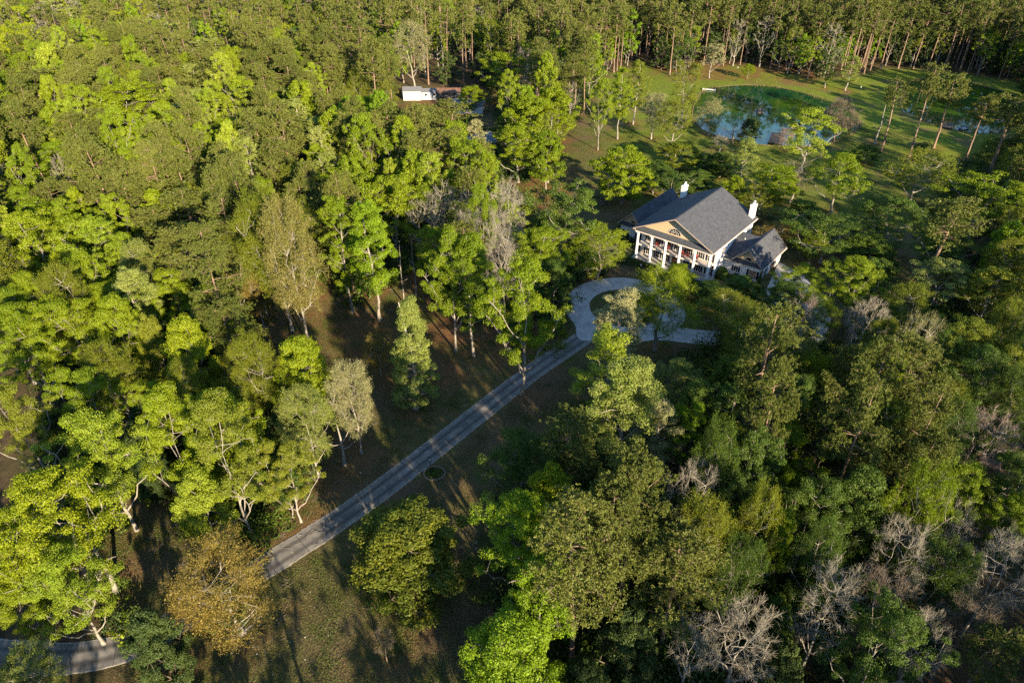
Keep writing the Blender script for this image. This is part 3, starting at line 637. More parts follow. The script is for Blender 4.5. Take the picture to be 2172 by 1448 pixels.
pine P -120.2 167.7 26.0 4.5 tall olive pine left of the biggest vivid crown, third from left
pine P -115.7 221.8 22.4 3.7 olive pine above the biggest vivid crown
oak M 25.6 52.9 16.8 3.7 mid-green spreading tree right of the fanned leafless tree
ever D 179.8 226.2 11.3 2.9 tall dark glossy evergreen right of the far pond, first from left
fea F -43.4 124.0 18.5 4.9 tall yellow-olive feathery tree above the white-trunked pair
pine P -78.5 257.5 22.2 4.1 olive pine above the pale mint tree, third from left
oak V -167.1 241.7 21.9 5.5 tall vivid green spreading tree below the top left corner, fifth from left
pine P -47.7 94.5 28.6 4.1 tall olive pine left of the white-trunked pair
oak V 180.8 243.6 24.5 4.0 tall vivid green spreading tree below the top right corner
round V -60.6 86.9 19.9 4.2 tall vivid green round-crowned tree below the slanting lime tree
pine P -136.0 217.2 21.2 4.6 olive pine left of the biggest vivid crown, the right one
pine P -55.8 121.9 27.5 3.5 tall olive pine below left of the dark olive pine, the left one
oak V -160.4 192.3 20.1 4.7 tall vivid green spreading tree below left of the top left corner, third from left
round V -91.9 154.4 18.8 5.5 tall vivid green round-crowned tree below the biggest vivid crown
round V -105.9 168.3 18.1 3.7 tall vivid green round-crowned tree below left of the biggest vivid crown
pine P -114.5 242.5 28.7 4.6 tall olive pine above right of the biggest vivid crown, second from left
fea F -97.7 244.6 18.7 4.6 tall yellow-olive feathery tree above left of the pale mint tree
oak V -34.2 156.4 26.3 5.3 tall vivid green spreading tree right of the pale mint tree
ever D 13.2 55.1 7.8 3.8 low dark glossy evergreen above right of the largest lower pine
oak V -78.5 125.5 20.6 3.6 tall vivid green spreading tree above right of the slanting lime tree
pine P 33.7 72.1 27.6 4.3 tall olive pine left of the flat-topped bent pine
fea F 101.5 118.7 17.6 3.2 tall yellow-olive feathery tree below right of the lone leaning pine
pine P -78.7 231.7 27.7 4.2 tall olive pine above left of the pale mint tree, fifth from left
bare W -8.7 117.6 19.8 3.2 tall whitish leafless tree below left of the rust-coloured clearing, the left one
oak V -46.8 158.5 18.7 3.8 tall vivid green spreading tree right of the dark olive pine
pine P -135.7 224.1 17.2 3.9 low olive pine above left of the biggest vivid crown, the right one
round G -45.7 182.7 20.8 5.0 tall bright green round-crowned tree right of the pale mint tree, first from left
pine P -180.4 248.0 20.9 4.0 low olive pine below the top left corner, third from left
pine P -145.5 182.5 28.8 4.5 tall olive pine below left of the top left corner, eighth from left
pine P -110.7 231.0 17.9 4.0 low olive pine above right of the biggest vivid crown, first from left
round G -44.6 189.2 21.2 4.0 tall bright green round-crowned tree right of the pale mint tree, second from left
oak V 195.0 241.5 19.8 4.1 tall vivid green spreading tree below right of the top right corner, the right one
pine P -99.2 138.1 18.1 4.3 low olive pine above left of the slanting lime tree, fifth from left
fea F -53.5 227.2 13.2 4.7 low yellow-olive feathery tree above right of the pale mint tree
round G 189.3 254.7 18.8 4.3 tall bright green round-crowned tree below the top right corner
ever D -54.7 57.4 8.4 2.7 low dark glossy evergreen below left of the lime forked tree
oak L -99.7 205.3 21.9 3.7 tall lime spreading tree right of the biggest vivid crown, first from left
oak V -123.4 147.9 15.9 5.3 low vivid green spreading tree above left of the slanting lime tree
oak V -114.1 250.9 18.8 4.7 tall vivid green spreading tree above right of the biggest vivid crown, fourth from left
oak V -73.8 246.0 20.8 4.9 tall vivid green spreading tree above the pale mint tree, the right one
oak V -98.3 130.8 17.1 5.5 vivid green spreading tree above left of the slanting lime tree, second from left
round V -142.9 193.3 26.3 5.9 tall vivid green round-crowned tree left of the biggest vivid crown, second from left
round V -73.9 133.6 18.0 5.6 tall vivid green round-crowned tree above right of the slanting lime tree
pine P -75.6 224.3 18.5 3.7 low olive pine above left of the pale mint tree, seventh from left
ever D -67.9 117.7 8.7 3.9 dark glossy evergreen right of the slanting lime tree
round L -66.0 156.3 24.9 3.6 tall lime round-crowned tree left of the dark olive pine
fea F 114.3 130.8 14.8 4.8 low yellow-olive feathery tree right of the lone leaning pine, the right one
pine P -89.4 205.5 18.2 4.0 low olive pine right of the biggest vivid crown, the left one
ever D 107.2 125.8 8.9 2.8 dark glossy evergreen below right of the lone leaning pine
oak V -76.8 199.4 24.2 5.9 tall vivid green spreading tree above left of the pale mint tree, second from left
fea F -117.7 256.6 13.2 4.6 low yellow-olive feathery tree above right of the biggest vivid crown, the right one
pine P -111.2 184.0 19.4 3.7 low olive pine below left of the biggest vivid crown
fea F -59.6 252.1 18.1 4.8 tall yellow-olive feathery tree left of the white shed
ever D 61.7 63.1 7.5 2.8 low dark glossy evergreen below the pinkish leafless dome, the right one
fea F -50.7 231.8 17.3 3.5 yellow-olive feathery tree left of the white shed, first from left
ever D 18.3 58.0 9.3 3.9 dark glossy evergreen left of the fanned leafless tree
pine P -133.8 259.2 28.5 4.3 tall olive pine above the biggest vivid crown, second from left
pine P -57.5 257.7 24.4 3.5 tall olive pine above left of the white shed, the left one
ever D 154.7 200.9 7.7 3.5 low dark glossy evergreen below right of the far pond, the left one
ever D 36.3 45.8 11.8 2.5 tall dark glossy evergreen below right of the fanned leafless tree
pine P -155.4 230.0 21.0 4.7 olive pine below the top left corner, fifth from left
round G -39.6 172.9 17.3 3.8 tall bright green round-crowned tree right of the pale mint tree, third from left
pop S -81.5 204.3 20.6 3.0 tall pale mint narrow tree left of the pale mint tree
ever D -33.7 71.4 9.5 3.6 dark glossy evergreen below right of the huge yellow-olive tree
pine P -67.7 187.9 23.6 4.0 olive pine above left of the pale mint tree, the right one
pine P 212.8 257.2 26.1 5.1 tall olive pine below right of the top right corner, the right one
pine P -32.7 121.4 26.6 3.6 tall olive pine below right of the dark olive pine
oak V -114.9 131.6 21.5 4.2 tall vivid green spreading tree left of the slanting lime tree, first from left
pine P -23.3 155.8 22.5 3.4 olive pine below the white shed
pine P -191.8 254.1 24.2 4.8 tall olive pine below left of the top left corner, ninth from left
pine P -133.9 191.4 26.0 3.8 tall olive pine left of the biggest vivid crown, fourth from left
fea F -48.0 144.6 18.8 3.6 tall yellow-olive feathery tree below the dark olive pine
fea F 88.7 98.6 16.7 3.7 yellow-olive feathery tree below right of the lone leaning pine, the left one
pine P -45.1 256.3 23.4 4.2 olive pine above left of the white shed, second from left
ever D 69.5 92.7 8.7 3.3 dark glossy evergreen above left of the pinkish leafless dome
round V 10.2 220.0 25.6 4.4 tall vivid green round-crowned tree left of the lawn trio
ever D 198.6 235.8 11.4 3.5 tall dark glossy evergreen right of the far pond, fourth from left
pine P -158.9 215.7 21.1 4.7 olive pine below the top left corner, third from left
bare W 22.3 38.0 16.1 3.4 whitish leafless tree below right of the largest lower pine
oak V -26.3 162.4 24.2 4.9 tall vivid green spreading tree below the white shed
bare W -1.6 112.1 15.4 3.1 whitish leafless tree below the rust-coloured clearing
oak V -163.6 202.9 17.7 4.4 vivid green spreading tree below the top left corner, second from left
ever D 194.0 232.9 10.3 3.2 dark glossy evergreen right of the far pond, fifth from left
pine P -160.6 226.7 19.3 4.3 low olive pine below the top left corner, sixth from left
fea F -121.2 223.4 13.1 4.4 low yellow-olive feathery tree above right of the biggest vivid crown, the left one
pine P 16.8 43.1 20.1 4.7 low olive pine right of the largest lower pine
oak V -71.8 113.6 18.0 3.9 vivid green spreading tree right of the slanting lime tree
fea F -41.0 80.4 13.9 3.8 low yellow-olive feathery tree above the huge yellow-olive tree, the right one
oak L -64.5 181.3 19.0 4.0 tall lime spreading tree left of the pale mint tree
pine P -129.0 164.1 24.4 4.2 tall olive pine left of the biggest vivid crown, first from left
oak L -160.6 235.8 18.3 4.7 lime spreading tree left of the biggest vivid crown
pine P -65.0 261.7 18.0 4.6 low olive pine left of the white shed, the left one
pine P 204.1 246.4 18.3 4.8 low olive pine below right of the top right corner, third from left
oak V -74.4 103.2 19.6 4.2 tall vivid green spreading tree below the slanting lime tree
pine P -144.1 175.3 25.3 4.8 tall olive pine below left of the top left corner, seventh from left
pine P 39.5 57.8 29.0 3.2 tall olive pine below right of the flat-topped bent pine, the left one
pine P 148.1 191.6 17.2 5.1 low olive pine right of the far pond
bare W -17.3 127.5 17.3 4.7 whitish leafless tree below left of the rust-coloured clearing
oak L -198.0 239.9 25.2 3.8 tall lime spreading tree below left of the top left corner, second from left
oak V -103.9 257.8 18.8 4.4 tall vivid green spreading tree above right of the biggest vivid crown, fifth from left
pine P -78.3 217.1 23.2 4.8 olive pine above left of the pale mint tree, the left one
oak V -86.7 171.6 24.5 4.9 tall vivid green spreading tree below right of the biggest vivid crown, the right one
pine P -60.7 140.5 25.2 4.3 tall olive pine left of the dark olive pine
oak V -99.1 170.5 18.2 4.7 vivid green spreading tree below the biggest vivid crown
pine P 198.5 257.9 20.6 4.5 low olive pine below right of the top right corner, first from left
pine P 12.4 233.7 23.5 4.6 olive pine left of the lawn trio
pine P -149.0 190.1 20.3 3.5 low olive pine below the top left corner, first from left
pine P -94.0 259.8 28.4 4.9 tall olive pine above left of the pale mint tree, first from left
pine P -74.5 154.1 25.7 3.6 tall olive pine below right of the biggest vivid crown, the right one
ever D 140.8 166.2 7.1 2.8 low dark glossy evergreen right of the lone leaning pine, fifth from left
pine P -78.8 149.3 26.7 4.2 tall olive pine below right of the biggest vivid crown, the left one
fea F 78.1 89.2 17.1 3.3 yellow-olive feathery tree above the pinkish leafless dome
pine P -55.6 246.9 22.5 3.8 olive pine above left of the white shed, first from left
oak Y -120.6 154.4 24.1 4.9 tall yellow-green spreading tree left of the biggest vivid crown
pine P -123.3 159.2 27.7 3.6 tall olive pine left of the biggest vivid crown, second from left
pine P -72.0 257.6 27.8 3.9 tall olive pine above the pale mint tree, sixth from left
pop M 28.5 57.0 21.1 2.8 tall mid-green narrow tree above right of the fanned leafless tree
pine P -178.1 220.6 28.2 4.3 tall olive pine below left of the top left corner, fourth from left
pine P -82.0 244.1 22.3 4.7 olive pine above the pale mint tree, first from left
oak M 34.1 51.9 19.6 3.7 tall mid-green spreading tree right of the fanned leafless tree
oak V -3.2 131.0 17.5 5.6 vivid green spreading tree below left of the rust-coloured clearing, the right one
ever D -31.1 182.8 9.7 3.3 dark glossy evergreen below the white shed
ever D 199.2 251.4 8.9 3.0 dark glossy evergreen right of the far pond, fourth from left
fea F 153.3 189.0 18.8 4.2 tall yellow-olive feathery tree right of the far pond, the right one
pine P -58.3 203.0 25.0 3.8 tall olive pine above the pale mint tree, seventh from left
round V -83.9 162.1 20.3 5.5 tall vivid green round-crowned tree below right of the biggest vivid crown
pine P 45.0 65.8 27.3 3.2 tall olive pine below right of the flat-topped bent pine, the right one
oak L -158.0 256.4 26.4 4.8 tall lime spreading tree below right of the top left corner, the right one
ever D 120.0 160.9 9.0 3.3 dark glossy evergreen right of the lone leaning pine, the left one
pine P 133.6 164.2 23.5 4.7 olive pine right of the far pond, third from left
ever D -28.7 167.3 7.7 3.7 low dark glossy evergreen right of the dark olive pine
pine P -41.3 178.0 24.1 3.9 tall olive pine right of the pale mint tree, the right one
oak V -14.3 117.9 17.4 4.2 vivid green spreading tree below left of the rust-coloured clearing, the left one
round L -121.7 176.2 17.9 4.5 tall lime round-crowned tree below left of the biggest vivid crown
pine P -93.8 148.0 25.6 4.5 tall olive pine below left of the biggest vivid crown, second from left
round V -37.5 66.8 19.1 4.9 tall vivid green round-crowned tree below left of the huge yellow-olive tree
round Y -169.7 256.2 24.8 4.3 tall yellow-green round-crowned tree below right of the top left corner
fea F -100.7 158.5 19.2 4.6 tall yellow-olive feathery tree below left of the biggest vivid crown
pine P -66.8 193.8 24.2 3.4 tall olive pine above left of the pale mint tree, sixth from left
oak V -169.7 228.9 26.4 4.7 tall vivid green spreading tree below the top left corner, second from left
pine P -56.8 130.0 23.8 3.9 olive pine below left of the dark olive pine
pine P -129.6 156.9 17.8 4.5 low olive pine above left of the slanting lime tree, third from left
oak V -181.7 229.4 24.1 4.8 tall vivid green spreading tree below left of the top left corner, fourth from left
pine P -140.0 164.4 28.0 4.7 tall olive pine below left of the top left corner, third from left
pine P -132.5 232.5 25.5 3.5 tall olive pine above left of the biggest vivid crown, third from left
pine P -71.4 227.8 27.8 4.5 tall olive pine above the pale mint tree, fifth from left
pine P -50.1 187.6 22.2 3.6 olive pine above right of the pale mint tree, the left one
oak V -94.6 124.2 17.3 4.7 vivid green spreading tree left of the slanting lime tree
pine P 53.4 78.5 16.3 3.4 low olive pine right of the flat-topped bent pine
pine P 48.6 59.4 26.1 2.9 tall olive pine left of the pinkish leafless dome
round V -83.9 260.6 24.5 5.7 tall vivid green round-crowned tree above the pale mint tree, the left one
fea F 108.4 133.9 13.3 4.1 low yellow-olive feathery tree right of the lone leaning pine, the left one
oak V -0.5 210.0 23.2 3.8 tall vivid green spreading tree right of the white shed
pine P -80.4 171.2 28.8 3.5 tall olive pine right of the biggest vivid crown
pine P -33.5 164.3 24.7 4.4 tall olive pine below left of the white shed
ever D 176.5 222.6 8.5 3.8 low dark glossy evergreen right of the far pond, second from left
fea M 55.8 64.6 18.9 3.0 tall mid-green feathery tree left of the pinkish leafless dome, the right one
pine P -51.6 260.5 18.6 4.3 low olive pine above left of the white shed, second from left
oak V -184.6 239.6 17.6 3.8 vivid green spreading tree below the top left corner, third from left
fea V 44.0 50.2 22.4 2.9 tall vivid green feathery tree below left of the pinkish leafless dome
fea F -154.4 260.9 19.1 3.9 tall yellow-olive feathery tree above left of the biggest vivid crown, first from left
ever D -38.4 159.5 8.6 2.8 dark glossy evergreen below right of the dark olive pine
round L -149.2 232.2 25.4 5.8 tall lime round-crowned tree above left of the biggest vivid crown
fea M 63.1 80.5 17.2 2.9 mid-green feathery tree above left of the pinkish leafless dome
oak V -84.8 155.5 20.9 4.4 tall vivid green spreading tree below the biggest vivid crown, third from left
pine P -92.0 142.5 25.8 4.5 tall olive pine below left of the biggest vivid crown, first from left
oak V -14.6 148.9 16.3 3.7 vivid green spreading tree left of the rust-coloured clearing
pine P 146.1 169.0 27.0 4.8 tall olive pine right of the far pond, third from left
fea F 20.4 47.1 19.9 3.2 tall yellow-olive feathery tree below the fanned leafless tree
pine P -96.9 230.5 19.0 5.0 low olive pine right of the biggest vivid crown, the right one
round V -93.5 135.8 16.9 3.7 tall vivid green round-crowned tree above the slanting lime tree
round V -97.9 251.5 21.0 5.9 tall vivid green round-crowned tree above left of the pale mint tree
round Y -172.8 238.5 21.3 4.5 tall yellow-green round-crowned tree below the top left corner, second from left
pine P -79.8 237.1 25.2 4.9 tall olive pine above the pale mint tree, second from left
pine P -32.3 174.7 23.9 4.6 olive pine below left of the white shed
oak Y -162.2 261.4 20.5 4.6 tall yellow-green spreading tree above left of the biggest vivid crown
fea F 97.5 110.8 14.4 3.3 low yellow-olive feathery tree below right of the lone leaning pine, the right one
ever D 177.0 216.6 12.0 3.1 tall dark glossy evergreen right of the far pond, second from left
pine P -72.1 125.7 17.4 4.5 low olive pine above right of the slanting lime tree
pine P -114.8 142.6 17.7 4.0 low olive pine above left of the slanting lime tree, fourth from left
ever D -26.2 191.4 7.3 3.7 low dark glossy evergreen below the white shed
pine P -128.6 218.9 21.9 3.9 olive pine above left of the biggest vivid crown, the right one
pine P -108.8 260.0 20.0 4.5 low olive pine above right of the biggest vivid crown, third from left
ever D 63.5 84.8 8.1 3.1 low dark glossy evergreen above left of the pinkish leafless dome
pine P -139.7 231.5 25.0 4.8 tall olive pine above left of the biggest vivid crown, first from left
ever D 161.4 199.5 9.3 3.1 dark glossy evergreen right of the far pond, second from left
pine P -54.4 160.4 29.0 3.6 tall olive pine above left of the pale mint tree, seventh from left
pine P -103.8 242.6 21.5 4.6 olive pine above right of the biggest vivid crown, third from left
pine P -91.1 245.2 19.2 4.2 low olive pine above left of the pale mint tree, fourth from left
oak V -170.7 200.9 24.4 4.8 tall vivid green spreading tree below left of the top left corner, first from left
fea F -50.1 150.0 15.6 4.5 yellow-olive feathery tree below the dark olive pine
pop S -47.5 165.5 20.7 3.4 tall pale mint narrow tree right of the dark olive pine
pine P -121.8 194.7 25.9 4.5 tall olive pine left of the biggest vivid crown, fifth from left
fea F -106.8 175.4 15.5 3.4 yellow-olive feathery tree below left of the biggest vivid crown, the right one
ever D 137.2 160.8 8.6 3.3 dark glossy evergreen right of the lone leaning pine, the right one
pine P -43.2 138.1 22.7 3.5 olive pine below right of the dark olive pine
pine P 11.1 240.6 25.3 4.3 tall olive pine above left of the lawn trio, first from left
fea M 67.9 71.0 18.9 3.2 tall mid-green feathery tree above right of the pinkish leafless dome
fea F 125.7 164.5 15.5 4.0 yellow-olive feathery tree above right of the lone leaning pine
pine P -129.6 150.8 18.3 4.6 low olive pine above left of the slanting lime tree, first from left
pine P -118.3 246.2 27.0 4.2 tall olive pine above right of the biggest vivid crown, first from left
pine P -65.5 255.5 17.7 5.1 low olive pine above the pale mint tree, third from left
pine P -96.6 111.2 19.9 3.6 low olive pine left of the slanting lime tree, the right one
round L -101.7 123.3 18.9 3.7 tall lime round-crowned tree left of the slanting lime tree
pine P -208.4 258.8 19.9 4.2 low olive pine below left of the top left corner, second from left
oak V -142.2 224.7 22.7 4.1 tall vivid green spreading tree left of the biggest vivid crown, second from left
oak V -149.8 206.0 24.3 4.8 tall vivid green spreading tree below the top left corner, fourth from left
ever D 126.7 146.4 7.6 3.3 low dark glossy evergreen right of the lone leaning pine, fourth from left
round L -196.4 246.6 20.8 5.3 tall lime round-crowned tree below left of the top left corner
oak V 187.3 242.0 23.5 3.7 tall vivid green spreading tree below right of the top right corner, the left one
oak L -90.7 211.8 19.7 4.1 tall lime spreading tree right of the biggest vivid crown, third from left
pine P -94.5 235.6 19.7 3.9 low olive pine above left of the pale mint tree, first from left
ever D 173.9 232.5 7.6 2.7 low dark glossy evergreen right of the far pond, first from left
pine P -42.9 249.2 21.5 4.4 olive pine above left of the white shed, third from left
fea F -63.3 147.6 15.9 3.9 yellow-olive feathery tree below left of the dark olive pine, second from left
pine P 22.5 249.4 28.8 4.2 tall olive pine above left of the lawn trio, third from left
pop S -63.5 199.5 21.0 3.3 tall pale mint narrow tree above the pale mint tree
bare W -9.0 130.2 19.0 3.7 tall whitish leafless tree below left of the rust-coloured clearing, the right one
pine P -113.9 210.7 18.3 3.8 low olive pine above the biggest vivid crown, the right one
fea T 32.2 67.5 13.7 3.2 low cream-green feathery tree above right of the fanned leafless tree
pine P -156.3 197.6 21.7 4.1 olive pine below the top left corner, first from left
oak V -182.2 253.1 18.2 3.7 vivid green spreading tree below the top left corner, fourth from left
oak V -148.5 197.5 23.1 4.0 tall vivid green spreading tree below the top left corner, third from left
pine P 25.3 243.2 27.3 4.1 tall olive pine above left of the lawn trio, fourth from left
fea F 28.1 65.4 14.5 3.6 low yellow-olive feathery tree above right of the fanned leafless tree
fea F -109.6 224.6 14.9 3.5 low yellow-olive feathery tree right of the biggest vivid crown
oak V -92.9 169.1 23.1 3.8 tall vivid green spreading tree below the biggest vivid crown, second from left
ever D 103.3 126.7 12.0 2.7 tall dark glossy evergreen below right of the lone leaning pine
ever D -38.2 225.7 7.7 2.6 low dark glossy evergreen below left of the white shed, third from left
round V -65.3 111.8 15.5 5.4 vivid green round-crowned tree right of the slanting lime tree
oak L -153.2 185.1 24.7 4.1 tall lime spreading tree below left of the top left corner, fourth from left
fea F 167.9 197.1 15.7 4.7 yellow-olive feathery tree right of the far pond, the right one
pop S -50.0 176.8 19.5 4.0 pale mint narrow tree below right of the pale mint tree
oak L -63.7 209.4 18.2 5.6 lime spreading tree above the pale mint tree
pine P -122.6 216.5 27.6 4.6 tall olive pine above left of the biggest vivid crown, fourth from left
fea F -49.0 122.5 17.7 4.4 tall yellow-olive feathery tree above left of the white-trunked pair
ever D 118.0 136.6 8.3 2.5 low dark glossy evergreen right of the lone leaning pine, second from left
oak V -160.0 244.8 25.7 3.7 tall vivid green spreading tree below right of the top left corner
pine P -129.6 205.9 18.8 3.5 low olive pine left of the biggest vivid crown, the left one
pine P -169.2 261.6 17.2 4.5 low olive pine below right of the top left corner
round V -128.9 195.9 25.4 4.1 tall vivid green round-crowned tree left of the biggest vivid crown, fourth from left
bare W 6.5 233.8 19.6 3.8 tall whitish leafless tree left of the lawn trio, the right one
pine P -79.4 249.2 23.0 4.3 olive pine above the pale mint tree, second from left
round Y -46.0 78.6 21.5 4.2 tall yellow-green round-crowned tree above left of the huge yellow-olive tree
ever D -33.8 192.6 8.1 2.8 low dark glossy evergreen below left of the white shed, second from left
bare W 31.3 40.1 18.9 2.9 tall whitish leafless tree below right of the fanned leafless tree
ever D 103.4 123.1 7.4 3.0 low dark glossy evergreen below right of the lone leaning pine, second from left
pine P -156.4 248.1 20.5 3.5 low olive pine above left of the biggest vivid crown, the left one
oak V -150.6 177.2 17.8 3.9 vivid green spreading tree below the top left corner, first from left
pine P -201.9 261.2 26.4 4.6 tall olive pine below left of the top left corner, sixth from left
round Y -152.0 252.5 17.5 4.8 tall yellow-green round-crowned tree above left of the biggest vivid crown
fea F -92.1 108.9 17.8 3.9 tall yellow-olive feathery tree left of the slanting lime tree
pine P -130.5 185.9 23.0 5.0 olive pine left of the biggest vivid crown, the left one
fea F 35.1 79.7 14.2 3.3 low yellow-olive feathery tree below left of the flat-topped bent pine
ever D 16.5 52.3 11.3 2.7 tall dark glossy evergreen right of the largest lower pine
pine P -80.7 144.2 19.4 3.9 low olive pine below the biggest vivid crown, the right one
ever D 191.9 261.4 10.4 2.9 dark glossy evergreen above right of the far pond
ever D 116.0 159.6 7.9 2.5 low dark glossy evergreen right of the lone leaning pine, first from left
pine P 22.8 261.7 28.3 4.3 tall olive pine above left of the lawn trio, second from left
pine P -166.9 233.4 26.3 3.6 tall olive pine below the top left corner, third from left
fea F 108.8 122.3 16.2 3.2 yellow-olive feathery tree right of the lone leaning pine
pine P 10.9 262.0 19.6 4.1 low olive pine above left of the lawn trio, first from left
pine P -82.2 227.4 24.3 3.7 tall olive pine above left of the pale mint tree, second from left
pop S -61.7 155.4 21.8 3.4 tall pale mint narrow tree left of the dark olive pine, the left one
fea F -131.3 237.0 19.7 3.7 tall yellow-olive feathery tree above left of the biggest vivid crown, third from left
fea F -37.9 127.7 13.1 4.4 low yellow-olive feathery tree above right of the white-trunked pair
ever D -32.0 67.0 8.0 3.8 low dark glossy evergreen below right of the huge yellow-olive tree
fea F -111.8 237.1 17.1 3.6 yellow-olive feathery tree above right of the biggest vivid crown, the right one
round G 217.3 260.8 20.6 3.5 tall bright green round-crowned tree below right of the top right corner, fourth from left
pine P -52.0 253.4 17.4 4.2 low olive pine above left of the white shed, first from left
ever D 23.7 59.7 7.3 3.1 low dark glossy evergreen below right of the fanned leafless tree, the left one
pine P 127.2 152.6 19.6 3.5 low olive pine below right of the far pond, the left one
ever D 27.6 40.2 7.9 2.2 low dark glossy evergreen below right of the fanned leafless tree, the right one
fea F 95.8 115.9 14.6 4.9 low yellow-olive feathery tree below right of the lone leaning pine, the left one
oak V -9.8 154.4 22.7 5.4 tall vivid green spreading tree above left of the rust-coloured clearing
pine P 8.2 228.2 24.7 4.2 tall olive pine left of the lawn trio
pine P 20.1 244.8 17.0 3.7 low olive pine above left of the lawn trio, third from left
pine P -91.6 250.3 20.2 4.0 low olive pine above left of the pale mint tree, fifth from left
pine P 151.2 196.8 21.2 4.9 olive pine right of the far pond, first from left
ever D 7.8 36.4 8.1 2.7 low dark glossy evergreen below the largest lower pine
pine P -82.6 210.3 17.9 4.4 low olive pine above left of the pale mint tree, third from left
ever D 138.7 169.7 10.9 3.6 tall dark glossy evergreen right of the lone leaning pine
round L -147.4 223.9 21.6 3.9 tall lime round-crowned tree left of the biggest vivid crown
pine P -142.1 261.7 26.8 3.9 tall olive pine above the biggest vivid crown, first from left
pine P 45.0 71.6 22.8 3.1 olive pine below right of the flat-topped bent pine
ever D 41.7 39.6 11.1 2.2 tall dark glossy evergreen left of the bottom right corner
pine P -88.3 256.4 25.8 4.4 tall olive pine above left of the pale mint tree, third from left
pine P -135.1 161.2 17.3 4.8 low olive pine above left of the slanting lime tree, second from left
round V -22.2 147.6 21.2 4.9 tall vivid green round-crowned tree below the white shed
ever D 168.9 210.2 7.2 3.3 low dark glossy evergreen right of the far pond, third from left
pine P -73.3 232.6 27.8 3.5 tall olive pine above the pale mint tree, third from left
ever D -51.7 69.6 10.8 3.1 tall dark glossy evergreen left of the lime forked tree
pine P -185.9 261.2 21.5 4.9 olive pine below the top left corner, fourth from left
pine P 8.8 247.9 18.1 4.6 low olive pine left of the lawn trio
pine P -42.7 242.8 19.1 4.6 low olive pine above left of the white shed, fourth from left
oak V -6.1 124.3 23.1 3.7 tall vivid green spreading tree below left of the rust-coloured clearing
pine P 31.2 61.6 27.5 2.9 tall olive pine below left of the flat-topped bent pine
bare W 4.0 261.6 17.7 3.4 tall whitish leafless tree left of the lawn trio, the left one
ever D 52.1 51.7 8.4 2.5 low dark glossy evergreen below the pinkish leafless dome, the left one
oak V -78.9 96.9 18.8 3.7 tall vivid green spreading tree below left of the slanting lime tree
round V -179.9 242.5 26.2 3.9 tall vivid green round-crowned tree below the top left corner, the left one
oak V -135.9 196.7 19.3 4.5 tall vivid green spreading tree left of the biggest vivid crown, first from left
pop S -49.4 193.3 17.0 4.2 low pale mint narrow tree right of the pale mint tree
pine P -52.5 145.4 19.2 3.9 low olive pine below left of the dark olive pine
fea F -52.2 111.5 16.9 3.3 yellow-olive feathery tree left of the white-trunked pair
fea M 78.0 83.8 17.3 3.8 mid-green feathery tree above right of the pinkish leafless dome
fea F -99.2 197.7 18.1 3.8 tall yellow-olive feathery tree right of the biggest vivid crown
pine P -87.0 241.8 18.5 3.6 low olive pine above left of the pale mint tree, sixth from left
ever D 123.7 142.1 7.6 3.5 low dark glossy evergreen right of the lone leaning pine, third from left
pop M 37.3 68.0 20.3 2.5 tall mid-green narrow tree below the flat-topped bent pine
ever D 105.8 120.1 7.6 2.5 low dark glossy evergreen below right of the lone leaning pine, third from left
pine P -67.9 233.7 18.4 4.2 low olive pine above the pale mint tree, second from left
round V 178.3 236.3 21.3 5.1 tall vivid green round-crowned tree above right of the far pond
fea M 23.4 44.4 17.2 2.6 mid-green feathery tree below right of the fanned leafless tree
oak L -117.1 182.7 22.5 5.1 tall lime spreading tree left of the biggest vivid crown, the right one
fea F -50.0 247.7 15.9 3.5 yellow-olive feathery tree left of the white shed, second from left
fea F -89.6 102.3 17.0 5.0 yellow-olive feathery tree left of the slanting lime tree
ever D 207.9 252.2 8.3 3.8 low dark glossy evergreen right of the far pond, seventh from left
pine P -7.3 159.7 19.3 4.3 low olive pine above left of the rust-coloured clearing
oak V -117.1 227.4 23.9 4.1 tall vivid green spreading tree above right of the biggest vivid crown, second from left
fea F -102.6 163.6 15.6 3.4 yellow-olive feathery tree below left of the biggest vivid crown, the left one
fea M 45.7 62.2 20.5 2.6 tall mid-green feathery tree left of the pinkish leafless dome, the left one
oak L -187.4 250.2 25.8 4.1 tall lime spreading tree below left of the top left corner, fifth from left
pine P -57.7 229.9 25.4 3.6 tall olive pine above right of the pale mint tree
pine P -44.3 237.5 17.4 4.6 low olive pine above left of the white shed, third from left
pine P -51.8 106.7 18.6 4.0 low olive pine left of the white-trunked pair, the left one
pine P -43.8 143.5 17.8 3.4 low olive pine below right of the dark olive pine
pop M 24.7 71.1 17.5 2.7 low mid-green narrow tree above the fanned leafless tree
pop S -77.8 166.8 17.7 3.9 pale mint narrow tree left of the dark olive pine
pop S -63.8 166.4 21.7 4.1 tall pale mint narrow tree left of the dark olive pine, the right one
pine P -184.6 220.6 25.8 3.4 tall olive pine below left of the top left corner, second from left
ever D 187.7 237.2 7.3 2.9 low dark glossy evergreen right of the far pond, fourth from left
fea F -44.6 73.3 17.9 3.2 tall yellow-olive feathery tree above left of the huge yellow-olive tree
fea F 94.9 106.1 17.3 3.2 yellow-olive feathery tree below right of the lone leaning pine, the right one
round G -13.1 166.6 15.6 3.4 bright green round-crowned tree left of the rust-coloured clearing
ever D -58.1 82.9 9.5 2.5 dark glossy evergreen above the lime forked tree, the left one
fea F 181.9 214.6 13.9 4.0 low yellow-olive feathery tree right of the far pond
pine P -217.6 261.8 27.8 4.3 tall olive pine left of the top left corner
pop S -89.8 200.0 20.7 3.9 tall pale mint narrow tree right of the biggest vivid crown
pine P -68.0 222.6 18.0 4.3 low olive pine above the pale mint tree, first from left
oak V -90.4 127.8 18.3 3.8 vivid green spreading tree above left of the slanting lime tree, third from left
pine P -168.0 249.9 25.1 4.7 tall olive pine below right of the top left corner
